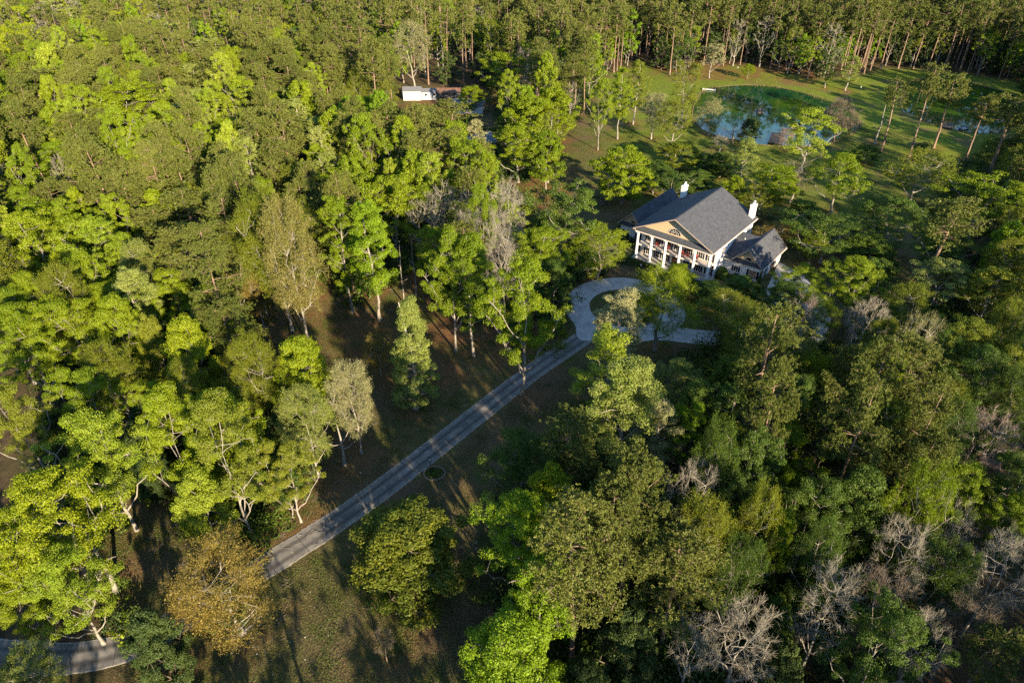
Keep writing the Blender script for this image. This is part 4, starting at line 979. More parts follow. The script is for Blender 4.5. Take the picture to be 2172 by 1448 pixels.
pop S -94.8 207.9 17.1 3.8 low pale mint narrow tree right of the biggest vivid crown
pine P -65.7 239.9 21.7 3.9 olive pine above the pale mint tree, sixth from left
pine P -185.3 233.7 27.2 4.2 tall olive pine below left of the top left corner, fifth from left
bare W 39.6 37.1 15.5 2.7 whitish leafless tree left of the bottom right corner
pine P -159.3 221.5 17.1 3.8 low olive pine below the top left corner, fourth from left
pine P 158.0 206.0 23.2 4.5 olive pine right of the far pond, second from left
pine P -107.4 209.4 23.0 4.0 olive pine above right of the biggest vivid crown, first from left
oak V -107.3 144.6 23.6 3.9 tall vivid green spreading tree above left of the slanting lime tree, the right one
ever D 189.8 228.6 7.1 3.4 low dark glossy evergreen right of the far pond, sixth from left
pine P -118.2 135.8 23.8 4.1 olive pine above left of the slanting lime tree
pine P -98.5 239.5 20.0 3.5 low olive pine above right of the biggest vivid crown, fourth from left
pine P -195.3 260.1 25.0 3.7 tall olive pine below left of the top left corner, tenth from left
round Y -143.9 168.5 21.4 4.0 tall yellow-green round-crowned tree below the top left corner, first from left
pine P 13.3 254.8 17.2 3.5 low olive pine above left of the lawn trio, second from left
ever D -42.5 214.0 9.3 2.5 dark glossy evergreen below left of the white shed, the left one
fea F 3.5 220.0 15.5 4.1 yellow-olive feathery tree left of the lawn trio
fea F -61.4 117.1 17.1 3.8 yellow-olive feathery tree right of the slanting lime tree
oak V -74.8 163.0 22.4 3.7 tall vivid green spreading tree left of the dark olive pine
fea F -61.3 133.7 15.4 3.4 yellow-olive feathery tree above left of the white-trunked pair
pine P 203.4 261.6 22.3 4.8 olive pine below right of the top right corner, the right one
round V -127.8 243.5 25.9 4.0 tall vivid green round-crowned tree above the biggest vivid crown
pine P -207.9 247.4 18.6 4.5 low olive pine below left of the top left corner, first from left
ever D 158.5 188.7 7.0 3.4 low dark glossy evergreen below right of the far pond, the right one
oak V -82.8 221.7 19.2 4.7 tall vivid green spreading tree above left of the pale mint tree, third from left
fea F -36.1 76.9 19.7 3.5 tall yellow-olive feathery tree above right of the huge yellow-olive tree
pine P -136.5 177.7 28.0 3.4 tall olive pine below the top left corner, first from left
fea M 23.1 56.0 22.5 2.6 tall mid-green feathery tree above right of the fanned leafless tree
fea F -119.8 251.3 16.5 4.3 yellow-olive feathery tree above right of the biggest vivid crown, the left one
ever D 23.7 49.5 10.9 2.2 tall dark glossy evergreen below the fanned leafless tree
oak V 28.5 261.5 17.7 4.3 vivid green spreading tree above left of the lawn trio, the right one
oak V -114.6 216.1 21.3 4.4 tall vivid green spreading tree above right of the biggest vivid crown, first from left
ever D 13.0 60.9 9.0 3.2 dark glossy evergreen above the largest lower pine
pine P -144.5 236.3 21.4 3.7 olive pine above left of the biggest vivid crown, the left one
pine P -92.7 224.1 25.3 5.1 tall olive pine above right of the biggest vivid crown, third from left
round G 205.3 256.1 17.8 3.8 tall bright green round-crowned tree below right of the top right corner, first from left
round G 113.3 137.3 15.1 4.2 bright green round-crowned tree right of the lone leaning pine
pine P 137.1 174.9 24.9 5.0 tall olive pine right of the far pond, first from left
ever D 190.1 223.7 7.8 3.1 low dark glossy evergreen right of the far pond, eighth from left
round G -35.4 170.7 16.7 3.4 tall bright green round-crowned tree right of the dark olive pine
ever D -33.9 187.8 8.8 2.6 dark glossy evergreen below left of the white shed, the right one
round G 208.9 261.0 17.1 3.6 tall bright green round-crowned tree below right of the top right corner, second from left
pine P -60.2 159.8 27.0 4.4 tall olive pine left of the pale mint tree
oak V -130.7 252.8 18.4 4.7 vivid green spreading tree above the biggest vivid crown
fea F -67.3 136.1 17.3 3.5 yellow-olive feathery tree below left of the dark olive pine, first from left
pine P -117.4 261.9 23.7 4.0 olive pine above right of the biggest vivid crown, second from left
fea F 163.4 205.4 16.4 3.8 yellow-olive feathery tree right of the far pond, the left one
oak L -112.8 127.1 15.1 3.7 low lime spreading tree left of the slanting lime tree
bare W -14.4 132.7 18.7 3.9 tall whitish leafless tree left of the rust-coloured clearing
ever D 104.5 131.3 7.2 3.4 low dark glossy evergreen below right of the lone leaning pine, first from left
oak V -175.2 225.9 24.5 4.1 tall vivid green spreading tree below left of the top left corner, fifth from left
pine P -65.7 228.9 21.7 3.6 olive pine above the pale mint tree, fourth from left
pine P -99.6 260.8 18.6 3.5 low olive pine above left of the pale mint tree, second from left
ever D -49.1 65.9 8.6 2.7 dark glossy evergreen below the lime forked tree
ever D 196.9 247.6 8.0 3.5 low dark glossy evergreen right of the far pond, fifth from left
"""
tree_xy = []; i = 0
for ln in TREES.strip().splitlines():
    p = ln.split(' ', 6); kind, col = p[0], p[1]; x, y, H, R = map(float, p[2:6]); i += 1
    tree_xy.append((x, y)); plant(kind, col, x, y, H, R, p[6], i)
CLEAR = [[(-42.9, 39.4), (-40.4, 43.1), (-53.7, 55.9), (-56.5, 65.4), (-50.2, 66.2), (-31.9, 55.9), (-33.7, 62.0), (-30.7, 65.4), (-27.5, 74.7), (-31.8, 81.0), (-30.9, 90.5), (-45.4, 101.4), (-49.5, 109.2), (-52.1, 117.7), (-38.5, 125.3), (-31.1, 117.7), (-25.5, 125.3), (-18.5, 125.3), (-11.4, 109.2), (-3.3, 110.8), (2.9, 98.5), (9.8, 101.4), (9.7, 114.2), (14.4, 125.3), (25.0, 130.3), (18.6, 137.9), (13.3, 155.2), (4.2, 166.5), (-0.8, 175.9), (8.6, 186.1), (16.2, 201.2), (16.1, 223.1), (25.6, 243.4), (33.3, 287.5), (59.3, 319.1), (64.5, 291.2), (84.5, 310.7), (105.0, 310.7), (121.2, 287.5), (145.3, 294.9), (160.3, 306.6), (178.5, 302.6), (194.0, 291.2), (205.4, 283.9), (165.3, 218.4), (154.7, 213.9), (136.6, 197.3), (110.5, 166.5), (96.2, 142.5), (86.3, 117.7), (77.3, 110.8), (75.0, 115.9), (64.1, 107.5), (58.1, 101.4), (54.0, 104.4), (46.1, 107.5), (35.7, 101.4), (25.8, 94.4), (20.2, 84.4), (11.9, 85.6), (9.5, 74.7), (3.1, 74.7), (-1.7, 62.0), (-3.9, 54.4), (-4.2, 46.0), (-4.9, 39.4), (-5.1, 30.4), (-36.3, 30.4)], [(-46.5, 270.3), (-44.2, 280.4), (-8.5, 277.0), (-4.3, 243.4), (-7.0, 218.4), (-21.0, 243.4), (-31.2, 246.2), (-40.9, 243.4)], [(-198.4, 447.1), (-204.8, 463.2), (-164.2, 463.2), (-149.7, 417.6), (-181.4, 417.6)]]
def inside(x, y, poly):
    c = False
    for k in range(len(poly)):
        x1, y1 = poly[k]; x2, y2 = poly[k - 1]
        if (y1 > y) != (y2 > y) and x < (x2 - x1) * (y - y1) / (y2 - y1) + x1: c = not c
    return c

# ---- woods nobody could count: one scattered object each
def scatter(name, pts, protos, label, cat):
    """pts: (x,y,z,idx,scale xy,scale z,rot); protos: list of (mesh)"""
    col = bpy.data.collections.new(name + "_sources")
    for k, me in enumerate(protos): o = bpy.data.objects.new("%s_source_%02d" % (name, k), me); col.objects.link(o)
    me = bpy.data.meshes.new(name); me.from_pydata([p[:3] for p in pts], [], [])
    for nm, ty, ix in (("idx", 'INT', 3), ("rot", 'FLOAT', 6)):
        at = me.attributes.new(nm, ty, 'POINT'); at.data.foreach_set("value", [p[ix] for p in pts])
    at = me.attributes.new("scl", 'FLOAT_VECTOR', 'POINT'); at.data.foreach_set("vector", [v for p in pts for v in (p[4], p[4], p[5])])
    ob = bpy.data.objects.new(name, me); C.objects.link(ob); tag(ob, label, cat, kind='stuff')
    ng = bpy.data.node_groups.new(name, 'GeometryNodeTree'); ng.interface.new_socket("Geometry", in_out='INPUT', socket_type='NodeSocketGeometry'); ng.interface.new_socket("Geometry", in_out='OUTPUT', socket_type='NodeSocketGeometry')
    N, L = ng.nodes, ng.links; gi = N.new("NodeGroupInput"); go = N.new("NodeGroupOutput"); ip = N.new("GeometryNodeInstanceOnPoints"); ci = N.new("GeometryNodeCollectionInfo")
    ci.inputs["Collection"].default_value = col; ci.inputs["Separate Children"].default_value = True; ci.inputs["Reset Children"].default_value = True
    def att(nm, ty): a = N.new("GeometryNodeInputNamedAttribute"); a.data_type = ty; a.inputs["Name"].default_value = nm; return a.outputs["Attribute"]
    cx = N.new("ShaderNodeCombineXYZ"); L.new(att("rot", 'FLOAT'), cx.inputs[2])
    L.new(gi.outputs[0], ip.inputs["Points"]); L.new(ci.outputs[0], ip.inputs["Instance"]); ip.inputs["Pick Instance"].default_value = True
    L.new(att("idx", 'INT'), ip.inputs["Instance Index"]); L.new(cx.outputs[0], ip.inputs["Rotation"]); L.new(att("scl", 'FLOAT_VECTOR'), ip.inputs["Scale"]); L.new(ip.outputs[0], go.inputs[0])
    md = ob.modifiers.new("scatter", 'NODES'); md.node_group = ng; return ob
def joined(kind, seed, lod, col):
    (tv, tf), (cv, cf) = make_tree(kind, seed, lod)
    return mesh_np("wood_" + kind, np.concatenate([tv, cv]), np.concatenate([tf, cf + len(tv)]), [BARK[BK[col]], LEAF[col]], np.concatenate([np.zeros(len(tf)), np.ones(len(cf))]))
rng = np.random.default_rng(11)
placed = {}
def free(x, y, r):
    cx, cy = int(x // 8), int(y // 8)
    for a in (-1, 0, 1):
        for b in (-1, 0, 1):
            for q in placed.get((cx + a, cy + b), ()):
                if (q[0] - x) ** 2 + (q[1] - y) ** 2 < r * r: return False
    return True
def put(x, y): placed.setdefault((int(x // 8), int(y // 8)), []).append((x, y))
for x, y in tree_xy: put(x, y)
far_kinds = [('pine', 21, 2, 'P'), ('pine', 22, 2, 'P'), ('pine', 23, 2, 'P'), ('pine', 24, 2, 'P'), ('oak', 21, 2, 'V'), ('round', 21, 2, 'G'), ('oak', 22, 2, 'Y'), ('fea', 21, 2, 'F'), ('bare', 21, 2, 'W'), ('ever', 21, 2, 'D'), ('pop', 21, 2, 'S'), ('oak', 23, 2, 'M'), ('oak', 24, 2, 'F')]
far_me = [joined(*k) for k in far_kinds]
pts = []
for _ in range(60000):
    y = rng.uniform(230, 640); x = rng.uniform(-.86, .86) * (y + 20)
    if any(inside(x, y, c) for c in CLEAR): continue
    if y < 262 and abs(x) < .74 * y: continue
    sp = 7.2 if y < 420 else 8
    if not free(x, y, sp): continue
    put(x, y)
    left = x < -.25 * y; pr_ = rng.random()
    if pr_ < (.50 if left else .66): k = int(rng.integers(4))
    else: k = int(rng.choice([4, 4, 5, 6, 7, 8, 9, 10, 11, 12] if left else [4, 5, 5, 7, 8, 9, 9, 11, 11]))
    s = SPEC[far_kinds[k][0]]; H = (rng.uniform(17, 28) if left else rng.uniform(24, 33)) if k < 4 else rng.uniform(15, 23); H = min(H, 12) if k == 9 else H
    R = rng.uniform(3.4, 5.0) if k < 4 else rng.uniform(4, 6)
    pts.append((x, y, 0, k, R / s['R'], H / s['H'], rng.uniform(0, 6.28)))
# fuller leafy wall along the far lawn edge
for _ in range(9000):
    y = rng.uniform(272, 372); x = rng.uniform(5, 300)
    if any(inside(x, y, c) for c in CLEAR) or abs(x) > .8 * y: continue
    if not free(x, y, 3.7): continue
    put(x, y); k = int(rng.choice([0, 1, 2, 3, 4, 5, 9, 9, 11, 11, 12])); s = SPEC[far_kinds[k][0]]; H = rng.uniform(10, 18) if k > 3 else rng.uniform(25, 32); R = rng.uniform(2.8, 4.4); pts.append((x, y, 0, k, R / s['R'], H / s['H'], rng.uniform(0, 6.28)))
scatter('distant_wood', pts, far_me, 'distant pine and hardwood forest filling the top of the view', 'forest')
# shade-giving woods outside the frame: behind, beside and below the camera
pts = []
for _ in range(9000):
    y = rng.uniform(-75, 262); x = rng.uniform(-130, 290)
    inview = y > 20 and abs(x) < .75 * y + 26
    if inview or any(inside(x, y, c) for c in CLEAR): continue
    if y > 60 and x < 0: continue
    if not free(x, y, 6.0 if x > 30 else 7.4): continue
    put(x, y); k = int(rng.choice([0, 1, 2, 3, 4, 5, 7, 11])); s = SPEC[far_kinds[k][0]]
    H = (rng.uniform(18, 24) if k < 4 else rng.uniform(13, 19)) * (1.35 if (x > 25 and y < 10) else 1 if x > 62 else .82); R = rng.uniform(3.4, 5.0); pts.append((x, y, 0, k, R / s['R'], H / s['H'], rng.uniform(0, 6.28)))
scatter('surrounding_wood', pts, far_me, 'forest continuing outside the picture on the near and right side', 'forest')
# undergrowth between the trunks
def bush(seed, R, m, ls, col):
    r = np.random.default_rng(seed); c = r.normal(0, 1, (7, 3)) * [R * .5, R * .5, R * .2] + [0, 0, R * .45]; c = np.repeat(c, m // 7, 0); o = r.normal(0, 1, c.shape); o /= np.linalg.norm(o, axis=1, keepdims=True)
    c0 = c + o * (R * .5 * r.uniform(.2, 1, len(c)) ** .5)[:, None] * [1, 1, .7]; c0[:, 2] = np.abs(c0[:, 2]); nr = o + r.normal(0, .5, c.shape) + [0, 0, .4]; nr /= np.linalg.norm(nr, axis=1, keepdims=True)
    x = np.cross(nr, r.normal(0, 1, c0.shape)); x /= np.linalg.norm(x, axis=1, keepdims=True); y = np.cross(nr, x); L = ls * r.uniform(.6, 1.4, (len(c0), 1))
    V = np.stack([c0 - x * L, c0 - y * L * .6, c0 + x * L, c0 + y * L * .6], 1).reshape(-1, 3); return mesh_np("bush", V, np.arange(len(V)).reshape(-1, 4), [LEAF[col]])
bm_ = [bush(1, 1.3, 320, .11, 'M'), bush(2, 1.8, 420, .12, 'D'), bush(3, 1.1, 260, .10, 'V'), bush(4, 1.6, 200, .11, 'E'), bush(5, 1.2, 120, .10, 'N'), bush(6, 2.2, 460, .13, 'M')]
pts = []
for _ in range(14000):
    y = 30 + 250 * rng.random() ** .75; x = rng.uniform(-.78, .78) * (y + 14)
    if any(inside(x, y, c) for c in CLEAR): continue
    sc = rng.uniform(.6, 1.7); pts.append((x, y, -.05, int(rng.choice([0, 1, 1, 2, 3, 4, 5])), sc, sc * rng.uniform(.7, 1.5), rng.uniform(0, 6.28)))
scatter('undergrowth', pts, bm_, 'tangled undergrowth of low shrubs between the forest trunks', 'undergrowth')
# ------------------------------------------------------------------ setting: ground, drive, ponds
def smooth_closed(P, n=6):
    P = np.array(P, float); out = []; N = len(P)
    for i in range(N):
        p0, p1, p2, p3 = P[i - 1], P[i], P[(i + 1) % N], P[(i + 2) % N]
        for t in np.arange(n) / n: out.append(.5 * ((2 * p1) + (-p0 + p2) * t + (2 * p0 - 5 * p1 + 4 * p2 - p3) * t ** 2 + (-p0 + 3 * p1 - 3 * p2 + p3) * t ** 3))
    return np.array(out)
def smooth_open(P, n=8):
    P = np.array(P, float); Q = np.vstack([2 * P[0] - P[1], P, 2 * P[-1] - P[-2]]); out = []
    for i in range(1, len(Q) - 2):
        p0, p1, p2, p3 = Q[i - 1], Q[i], Q[i + 1], Q[i + 2]
        for t in np.arange(n) / n: out.append(.5 * ((2 * p1) + (-p0 + p2) * t + (2 * p0 - 5 * p1 + 4 * p2 - p3) * t ** 2 + (-p0 + 3 * p1 - 3 * p2 + p3) * t ** 3))
    out.append(P[-1]); return np.array(out)
POND1 = [(72.2,267.9),(78.2,275.1),(87.0,278.9),(95.4,279.5),(103.2,277.0),(109.7,270.9),(113.8,263.8),(117.7,256.8),(119.6,249.5),(120.2,243.3),(118.8,235.5),(115.7,228.0),(109.3,220.1),(103.6,214.7),(97.5,211.0),(88.7,209.3),(78.3,210.6),(73.5,213.0),(69.0,216.7),(64.6,221.8),(62.6,228.0),(62.7,236.4),(64.8,247.4),(68.6,259.8)]
POND2 = [(139.9,248.9),(146.2,262.0),(154.4,276.2),(162.0,286.1),(170.8,290.4),(178.1,288.9),(184,281.6),(187,275.7),(190,268.0),(189,256),(180.1,243.6),(171.8,232.0),(161.8,223.5),(155.6,221.3),(150.2,222.4),(146.7,225.0),(143.6,228.1),(141.2,232.8),(138.7,241.9)]
p1 = smooth_closed(POND1); p2 = smooth_closed(POND2)
nx, ny, st = 361, 291, 2.0; gx = -360 + np.arange(nx) * st; gy = -70 + np.arange(ny) * st; X, Y = np.meshgrid(gx, gy)
def mask(poly):
    m = np.zeros(X.shape, bool); n = len(poly)
    for k in range(n):
        x1, y1 = poly[k]; x2, y2 = poly[k - 1]
        if y1 == y2: continue
        m ^= ((y1 > Y) != (y2 > Y)) & (X < (x2 - x1) * (Y - y1) / (y2 - y1) + x1)
    return m
def blur(a, k):
    for _ in range(k):
        a = (a + np.roll(a, 1, 0) + np.roll(a, -1, 0) + np.roll(a, 1, 1) + np.roll(a, -1, 1)) / 5
    return a
lawn = np.zeros(X.shape)
for c in CLEAR: lawn = np.maximum(lawn, mask(c))
lawn = blur(lawn, 3)
green = lawn * np.clip((Y - 130) / 60, 0, 1) * np.clip((X - 20) / 20, 0, 1)
lit = np.zeros(X.shape)
for (tx, ty) in tree_xy:
    if ty > 330: continue
    ix = int((tx - gx[0]) / st); iy = int((ty - gy[0]) / st); a, b, c, d = max(ix - 4, 0), ix + 5, max(iy - 4, 0), iy + 5
    lit[c:d, a:b] = np.maximum(lit[c:d, a:b], np.exp(-((X[c:d, a:b] - tx) ** 2 + (Y[c:d, a:b] - ty) ** 2) / 9))
rust = np.clip(mask([(-50,125),(-30,92),(-10,88),(5,96),(8,112),(-5,130),(-30,132)]) * .8 + mask([(-6,188),(-2,166),(14,160),(20,190),(20,250),(12,240)]) * .9 + mask([(58,292),(70,285),(96,286),(120,278),(130,300),(90,322),(60,320)]) * .5 + mask([(-46,275),(-44,245),(-8,245),(-6,275)]) * .6, 0, 1); rust = blur(rust, 4)
V = np.stack([X, Y, np.zeros_like(X)], -1).reshape(-1, 3)
ii = np.arange(nx * ny).reshape(ny, nx); F = np.stack([ii[:-1, :-1], ii[:-1, 1:], ii[1:, 1:], ii[1:, :-1]], -1).reshape(-1, 4)
# outer skirt to the horizon
B = 3500; sk = np.array([[-B, -B, 0], [B, -B, 0], [B, B, 0], [-B, B, 0], [gx[0], gy[0], 0], [gx[-1], gy[0], 0], [gx[-1], gy[-1], 0], [gx[0], gy[-1], 0]]); o = len(V)
F2 = np.array([[0, 1, 5, 4], [1, 2, 6, 5], [2, 3, 7, 6], [3, 0, 4, 7]]) + o; V = np.concatenate([V, sk]); F = np.concatenate([F, F2])
m, n, l, b = newmat("ground"); b.inputs["Roughness"].default_value = .95; b.inputs["Specular IOR Level"].default_value = .05
def attr(nm): a = n.new("ShaderNodeAttribute"); a.attribute_name = nm; return a.outputs["Fac"]
tc = n.new("ShaderNodeTexCoord")
def noise(sc, det=6, dist=0.0):
    x = n.new("ShaderNodeTexNoise"); x.inputs["Scale"].default_value = sc; x.inputs["Detail"].default_value = det; x.inputs["Distortion"].default_value = dist; l.new(tc.outputs["Object"], x.inputs["Vector"]); return x.outputs["Fac"]
def mr(v, a, c): x = n.new("ShaderNodeMapRange"); x.inputs[1].default_value = a; x.inputs[2].default_value = c; l.new(v, x.inputs[0]); return x.outputs[0]
def mix(f, c1, c2):
    x = n.new("ShaderNodeMix"); x.data_type = 'RGBA'
    for s_, v in ((0, f), (6, c1), (7, c2)):
        if isinstance(v, tuple): x.inputs[s_].default_value = (*v, 1)
        elif isinstance(v, (int, float)): x.inputs[s_].default_value = v
        else: l.new(v, x.inputs[s_])
    return x.outputs[2]
big = noise(.09, 5, .6); mid = noise(.55, 6); fine = noise(5.0, 4); vfine = noise(22, 3)
forest = mix(mr(mid, .35, .65), (.052, .040, .022), (.115, .080, .042)); forest = mix(mr(big, .5, .7), forest, (.055, .058, .020))
grass = mix(mr(mid, .35, .65), (.078, .086, .022), (.128, .115, .045)); grass = mix(mr(big, .42, .62), grass, (.135, .095, .055)); 
gg = mix(mr(mid, .3, .7), (.120, .175, .018), (.175, .205, .026)); gg = mix(mr(big, .52, .66), gg, (.17, .135, .05))
col = mix(attr("lawn"), forest, grass); col = mix(attr("green"), col, gg)
rc = mix(mr(fine, .3, .7), (.150, .058, .020), (.24, .105, .042))
rf = mathn(n, l, 'MULTIPLY', attr("rust"), mr(big, .35, .55)); rf2 = mathn(n, l, 'MULTIPLY', attr("litter"), mr(mid, .35, .6)); rf = mathn(n, l, 'MAXIMUM', rf, rf2)
col = mix(rf, col, rc); col = mix(mathn(n, l, 'MULTIPLY', mr(vfine, .58, .75), .55), col, (.16, .13, .06)); col = mix(mathn(n, l, 'MULTIPLY', mr(fine, .6, .3), .45), col, (.025, .02, .010))
l.new(col, b.inputs["Base Color"]); bp = n.new("ShaderNodeBump"); bp.inputs["Strength"].default_value = .8; bp.inputs["Distance"].default_value = .25; l.new(mathn(n, l, 'ADD', fine, mathn(n, l, 'MULTIPLY', vfine, .5)), bp.inputs["Height"]); l.new(bp.outputs[0], b.inputs["Normal"])
gm = mesh_np("ground", V, F, [m])
for nm, a in (("lawn", lawn), ("green", green), ("litter", np.clip(lit * (.25 + .75 * lawn), 0, 1)), ("rust", rust)):
    at = gm.attributes.new(nm, 'FLOAT', 'POINT'); at.data.foreach_set("value", np.concatenate([a.ravel(), np.zeros(8)]).astype(np.float32))
ground = bpy.data.objects.new("ground", gm); C.objects.link(ground); ground["kind"] = "structure"

class MB:
    def __init__(s): s.v = []; s.f = []; s.m = []
    def poly(s, pts, mi=0): o = len(s.v); s.v += [tuple(p) for p in pts]; s.f.append(list(range(o, o + len(pts)))); s.m.append(mi); return s
    def box(s, x0, x1, y0, y1, z0, z1, mi=0):
        o = len(s.v); s.v += [(x, y, z) for z in (z0, z1) for x, y in ((x0, y0), (x1, y0), (x1, y1), (x0, y1))]
        for q in ((3, 2, 1, 0), (4, 5, 6, 7), (0, 1, 5, 4), (1, 2, 6, 5), (2, 3, 7, 6), (3, 0, 4, 7)): s.f.append([o + k for k in q]); s.m.append(mi)
        return s
    def prism(s, pts, d, mi=0):
        """extrude polygon pts (3-D) by vector d"""
        o = len(s.v); k = len(pts); s.v += [tuple(p) for p in pts] + [tuple(np.array(p) + d) for p in pts]
        s.f.append([o + i for i in range(k)][::-1]); s.m.append(mi); s.f.append([o + k + i for i in range(k)]); s.m.append(mi)
        for i in range(k): j = (i + 1) % k; s.f.append([o + i, o + j, o + k + j, o + k + i]); s.m.append(mi)
        return s
    def cyl(s, x, y, z0, z1, r0, r1=None, k=16, mi=0):
        r1 = r0 if r1 is None else r1; o = len(s.v)
        for z, r in ((z0, r0), (z1, r1)): s.v += [(x + r * math.cos(2 * math.pi * i / k), y + r * math.sin(2 * math.pi * i / k), z) for i in range(k)]
        for i in range(k): j = (i + 1) % k; s.f.append([o + i, o + j, o + k + j, o + k + i]); s.m.append(mi)
        s.f.append([o + i for i in range(k)][::-1]); s.f.append([o + k + i for i in range(k)]); s.m += [mi, mi]; return s
    def bar(s, a, b_, w, mi=0):
        a = np.array(a, float); b_ = np.array(b_, float); V_, F_ = tubes(np.stack([a, b_])[None], np.array([[w, w]]), 5); o = len(s.v); s.v += [tuple(q) for q in V_]
        for q in F_: s.f.append([o + int(k) for k in q]); s.m.append(mi)
        return s
    def build(s, name, mats, parent=None, bevel=0, loc=None, rz=None, recalc=True):
        me = bpy.data.meshes.new(name); me.from_pydata(s.v, [], s.f)
        for q in (mats if isinstance(mats, (list, tuple)) else [mats]): me.materials.append(q)
        me.polygons.foreach_set("material_index", s.m); 
        import bmesh
        if recalc: bm = bmesh.new(); bm.from_mesh(me); bmesh.ops.recalc_face_normals(bm, faces=bm.faces); bm.to_mesh(me); bm.free()
        ob = bpy.data.objects.new(name, me); C.objects.link(ob)
        if parent: ob.parent = parent
        if loc is not None: ob.location = loc
        if rz is not None: ob.rotation_euler = (0, 0, rz)
        if bevel: bv = ob.modifiers.new("bevel", 'BEVEL'); bv.width = bevel; bv.segments = 1
        return ob
# driveway: concrete darkened by tyre traffic, with paler worn edges and joints
def concrete(name, c1, c2, tracks):
    m, n, l, b = newmat(name); b.inputs["Roughness"].default_value = .85; b.inputs["Specular IOR Level"].default_value = .2
    tc = n.new("ShaderNodeTexCoord"); a = n.new("ShaderNodeTexNoise"); a.inputs["Scale"].default_value = .5; a.inputs["Detail"].default_value = 8; a.inputs["Roughness"].default_value = .65; l.new(tc.outputs["Object"], a.inputs["Vector"])
    cr = n.new("ShaderNodeValToRGB"); cr.color_ramp.elements[0].position = .36; cr.color_ramp.elements[1].position = .66; cr.color_ramp.elements[0].color = (*c1, 1); cr.color_ramp.elements[1].color = (*c2, 1); l.new(a.outputs["Fac"], cr.inputs["Fac"]); c = cr.outputs[0]
    if tracks:
        uv = n.new("ShaderNodeUVMap"); sx = n.new("ShaderNodeSeparateXYZ"); l.new(uv.outputs[0], sx.inputs[0])
        w = mathn(n, l, 'ABSOLUTE', mathn(n, l, 'SUBTRACT', mathn(n, l, 'ABSOLUTE', mathn(n, l, 'SUBTRACT', sx.outputs[0], .5), None), .21), None)
        mp = n.new("ShaderNodeMapRange"); mp.inputs[1].default_value = .03; mp.inputs[2].default_value = .13; l.new(w, mp.inputs[0])
        mx = n.new("ShaderNodeMix"); mx.data_type = 'RGBA'; mx.inputs[6].default_value = tuple(v * .78 for v in c1) + (1,); l.new(mp.outputs[0], mx.inputs[0]); l.new(c, mx.inputs[7]); c = mx.outputs[2]
    l.new(c, b.inputs["Base Color"]); bp = n.new("ShaderNodeBump"); bp.inputs["Strength"].default_value = .15; l.new(a.outputs["Fac"], bp.inputs["Height"]); l.new(bp.outputs[0], b.inputs["Normal"]); return m
M_dr = concrete("drive_concrete", (.110, .102, .090), (.235, .215, .182), True); M_ed = plain("drive_edge", (.27, .25, .21), .9, .3, 2.5); M_jt = plain("drive_joint", (.035, .033, .03), .9)
M_lc = concrete("light_concrete", (.30, .285, .26), (.42, .40, .36), False)
def ribbon(name, P, w, z, mats, edge=.13, joint=4.6, trackuv=True):
    P = smooth_open(P, 10); T = np.gradient(P, axis=0); T /= np.linalg.norm(T, axis=1, keepdims=True); Nn = np.stack([-T[:, 1], T[:, 0]], 1)
    w = np.full(len(P), w) + np.random.default_rng(4).normal(0, .06, len(P)); hw = (w / 2)[:, None]; n_ = len(P); cs = [-1, -1, None, None, 1, 1]
    offs = [P + Nn * hw, P + Nn * hw, P + Nn * (hw - edge), P - Nn * (hw - edge), P - Nn * hw, P - Nn * hw]; zs = [-.05, z, z, z, z, -.05]; us = [0, 0, .03, .97, 1, 1]
    V_ = []; uvv = []; s = np.concatenate([[0], np.cumsum(np.linalg.norm(np.diff(P, axis=0), axis=1))])
    for i in range(n_):
        for k in range(6): V_.append((*offs[k][i], zs[k])); uvv.append((us[k], s[i]))
    F_ = []; mi = []
    for i in range(n_ - 1):
        for k in range(5): F_.append((i * 6 + k, (i + 1) * 6 + k, (i + 1) * 6 + k + 1, i * 6 + k + 1)); mi.append(0 if k == 2 else 1)
    o = len(V_); d = joint * .6
    while joint and d < s[-1] - .5:
        i = int(np.searchsorted(s, d)) - 1; f = (d - s[i]) / (s[i + 1] - s[i]); c = P[i] * (1 - f) + P[i + 1] * f; nn = Nn[i]; tt = T[i]; h = hw[i][0]
        for q in (c + nn * h + tt * .03, c + nn * h - tt * .03, c - nn * h - tt * .03, c - nn * h + tt * .03): V_.append((*q, z + .004)); uvv.append((0, 0))
        F_.append((o, o + 1, o + 2, o + 3)); mi.append(2); o += 4; d += joint
    me = bpy.data.meshes.new(name); me.from_pydata(V_, [], F_); uvl = me.uv_layers.new(name="UVMap")
    lv = np.zeros(len(me.loops), np.int32); me.loops.foreach_get("vertex_index", lv); uvl.data.foreach_set("uv", np.array(uvv, np.float32)[lv].ravel())
    for q in mats: me.materials.append(q)
    me.polygons.foreach_set("material_index", mi); ob = bpy.data.objects.new(name, me); C.objects.link(ob); ob["kind"] = "structure"; return ob
DRV = [(-75,44.5),(-61.0,42.8),(-54.3,42.3),(-49.5,42.2),(-43.6,43.6),(-38.8,47.2),(-35.1,51.0),(-30.9,54.7),(-27.0,58.4),(-23.2,62.2),(-19.1,66.7),(-12.5,74.7),(-6.5,82.2),(-0.8,89.3),(5.3,96.4),(13.3,104.9)]
ribbon("driveway", DRV, 3.9, .05, [M_dr, M_ed, M_jt])
